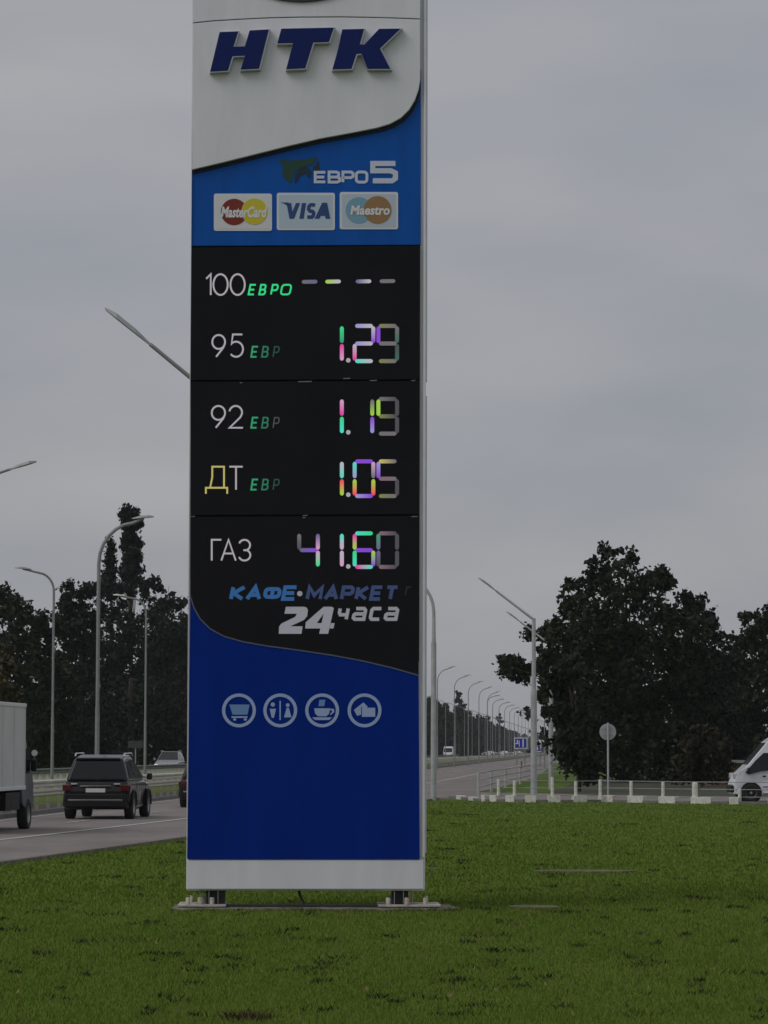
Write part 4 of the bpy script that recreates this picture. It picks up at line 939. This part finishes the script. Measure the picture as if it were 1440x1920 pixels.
# density falls with distance
V = []; C = []
def field(y0, y1, n, hs, ws):
    y = 1/(1/y0-(1/y0-1/y1)*rng.random(n)) if 1 else y0
    half = .135*y+1.0; x = (rng.random(n)*2-1)*half
    k = onlawn(x, y); x = x[k]; y = y[k]; n = len(x)
    big_ = vnoise(x, y*.5, 1, 1.4)*.5+vnoise(x, y*.6, 2, .45)*.5; tiny = vnoise(x, y, 3, .14)
    h = hs*(.55+.6*big_+.35*tiny)*(.7+.6*rng.random(n))
    t = vnoise(x, y*.4, 4, 2.2)*.5+vnoise(x, y*.5, 6, .6)*.5
    A_ = np.array([.100, .165, .016]); B_ = np.array([.165, .235, .036]); D_ = np.array([.22, .20, .07])
    mixv = np.clip(.1+.55*t+.35*rng.random(n), 0, 1)[:, None]
    c = A_*(1-mixv)+B_*mixv
    dry = (rng.random(n) < .035+.10*(vnoise(x, y*.5, 8, .5) > .78)); c[dry] = D_*(.6+.5*rng.random(dry.sum()))[:, None]
    v, cc = blades(x, y, h, ws*(y/30)**.7, .55, c, rng); V.append(v); C.append(cc)
field(22.5, 40, 380000, .034, .011)
field(40, 122, 250000, .036, .022)
# dark broad weeds and gaps
nw = 270; wy = 1/(1/23-(1/23-1/105)*rng.random(nw)); wx = (rng.random(nw)*2-1)*(.135*wy+.5); k = onlawn(wx, wy); wx, wy = wx[k], wy[k]
for cx, cy in zip(wx, wy):
    m = rng.integers(10, 45); sx = rng.uniform(.02, .11)*(cy/30)**.6; x = cx+rng.normal(size=m)*sx; y = cy+rng.normal(size=m)*sx*1.5
    c = np.tile(np.array([[.02, .032, .010]]), (m, 1))*(.6+rng.random((m, 1)))
    v, cc = blades(x, y, rng.uniform(.03, .065, m), .028*(cy/30)**.5, .9, c, rng); V.append(v); C.append(cc)
# pale dry leaves and daisies
nw = 420; wy = 1/(1/23-(1/23-1/80)*rng.random(nw)); wx = (rng.random(nw)*2-1)*(.135*wy+.5); k = onlawn(wx, wy); wx, wy = wx[k], wy[k]
c = np.tile(np.array([[.22, .19, .08]]), (len(wx), 1))*(.4+.8*rng.random((len(wx), 1)))
v, cc = blades(wx, wy, rng.uniform(.03, .05, len(wx)), .035, .6, c, rng); V.append(v+np.array([0, 0, .015], np.float32)); C.append(cc)
# dirty clump at the bottom edge
q = G(462, 1915); m = 320; x = q.x+rng.normal(size=m)*.10; y = q.y+rng.normal(size=m)*.10
c = np.tile(np.array([[.10, .08, .035]]), (m, 1))*(.25+rng.random((m, 1))); v, cc = blades(x, y, rng.uniform(.03, .085, m), .022, .8, c, rng); V.append(v); C.append(cc)
m = 1500; x = base.x+rng.uniform(plx(325), plx(862), m); y = PY-.24-np.abs(rng.normal(size=m))*.09+.05*np.sin(x*9)
c = np.where(rng.random((m, 1)) < .45, np.array([[.13, .11, .05]]), np.array([[.07, .11, .02]]))*(.4+.8*rng.random((m, 1))); v, cc = blades(x, y, rng.uniform(.02, .075, m)*(vnoise(x, y, 31, .3)+.3), .014, .8, c, rng); V.append(v); C.append(cc)
V = np.concatenate(V); C = np.concatenate(C); n = len(V)//3
me = bpy.data.meshes.new('lawn_grass'); me.vertices.add(n*3); me.vertices.foreach_set('co', V.ravel()); me.loops.add(n*3); me.polygons.add(n)
me.loops.foreach_set('vertex_index', np.arange(n*3, dtype=np.int32)); me.polygons.foreach_set('loop_start', np.arange(0, n*3, 3, dtype=np.int32))
ca = me.color_attributes.new('tone', 'FLOAT_COLOR', 'POINT'); ca.data.foreach_set('color', np.concatenate([C, np.ones((len(C), 1))], 1).astype(np.float32).ravel())
m = mat('grass_blades', (.05, .08, .02), .7, spec=.15); an = m.node_tree.nodes.new('ShaderNodeAttribute'); an.attribute_name = 'tone'
m.node_tree.links.new(an.outputs['Color'], m.node_tree.nodes['Principled BSDF'].inputs['Base Color'])
me.materials.append(m); me.update(calc_edges=True)
o = bpy.data.objects.new('lawn_grass', me); col.objects.link(o); tag(o, 'mown green lawn around the pylon with dark weeds and dry blades', 'grass', kind='stuff')
# half buried flat slabs in the lawn
for px, py, wx_, nm, lb_ in ((1097, 1636, .9, 'concrete_cover', 'pale half buried slab in the lawn right of the pylon'), (1260-260, 1704, .33, 'stone_slab', 'small flat stone in the lawn just right of the pylon foot'), (812, 1631, .13, 'stone_slab', 'small pale stone by the pylon edge in the lawn')):
    q = G(px, py); mb = MB(); rnd = random.Random(px); pts = []
    for i in range(14):
        t = i/14*math.tau; rr_ = rnd.uniform(.8, 1.05); pts.append((wx_*rr_*math.cos(t), .45*rr_*math.sin(t)*min(1, wx_*2.4)))
    mb.add([(x, y, -.02) for x, y in pts]+[(x, y, .034) for x, y in pts], [tuple(range(14, 28))]+[(i, (i+1) % 14, (i+1) % 14+14, i+14) for i in range(14)])
    tag(mb.build(nm, mat('lawn_stone', (.13, .12, .065), .95, noise=.5, nscale=5, bump=.8), None, bevel=.01, loc=(q.x, q.y, 0)), lb_, 'slab' if nm == 'concrete_cover' else 'stone')

# ------------------------------------------------------------------ haze
mb = MB().box(-700, 900, -8, 2300, -1, 34); hz = mb.build('haze', None); hz['kind'] = 'stuff'
hm = bpy.data.materials.new('haze'); hm.use_nodes = True; hn = hm.node_tree.nodes; hn.remove(hn['Principled BSDF'])
pv_ = hn.new('ShaderNodeVolumePrincipled'); pv_.inputs['Density'].default_value = .00009; pv_.inputs['Color'].default_value = (.86, .9, .95, 1)
hm.node_tree.links.new(pv_.outputs['Volume'], hn['Material Output'].inputs['Volume']); hz.data.materials.append(hm)
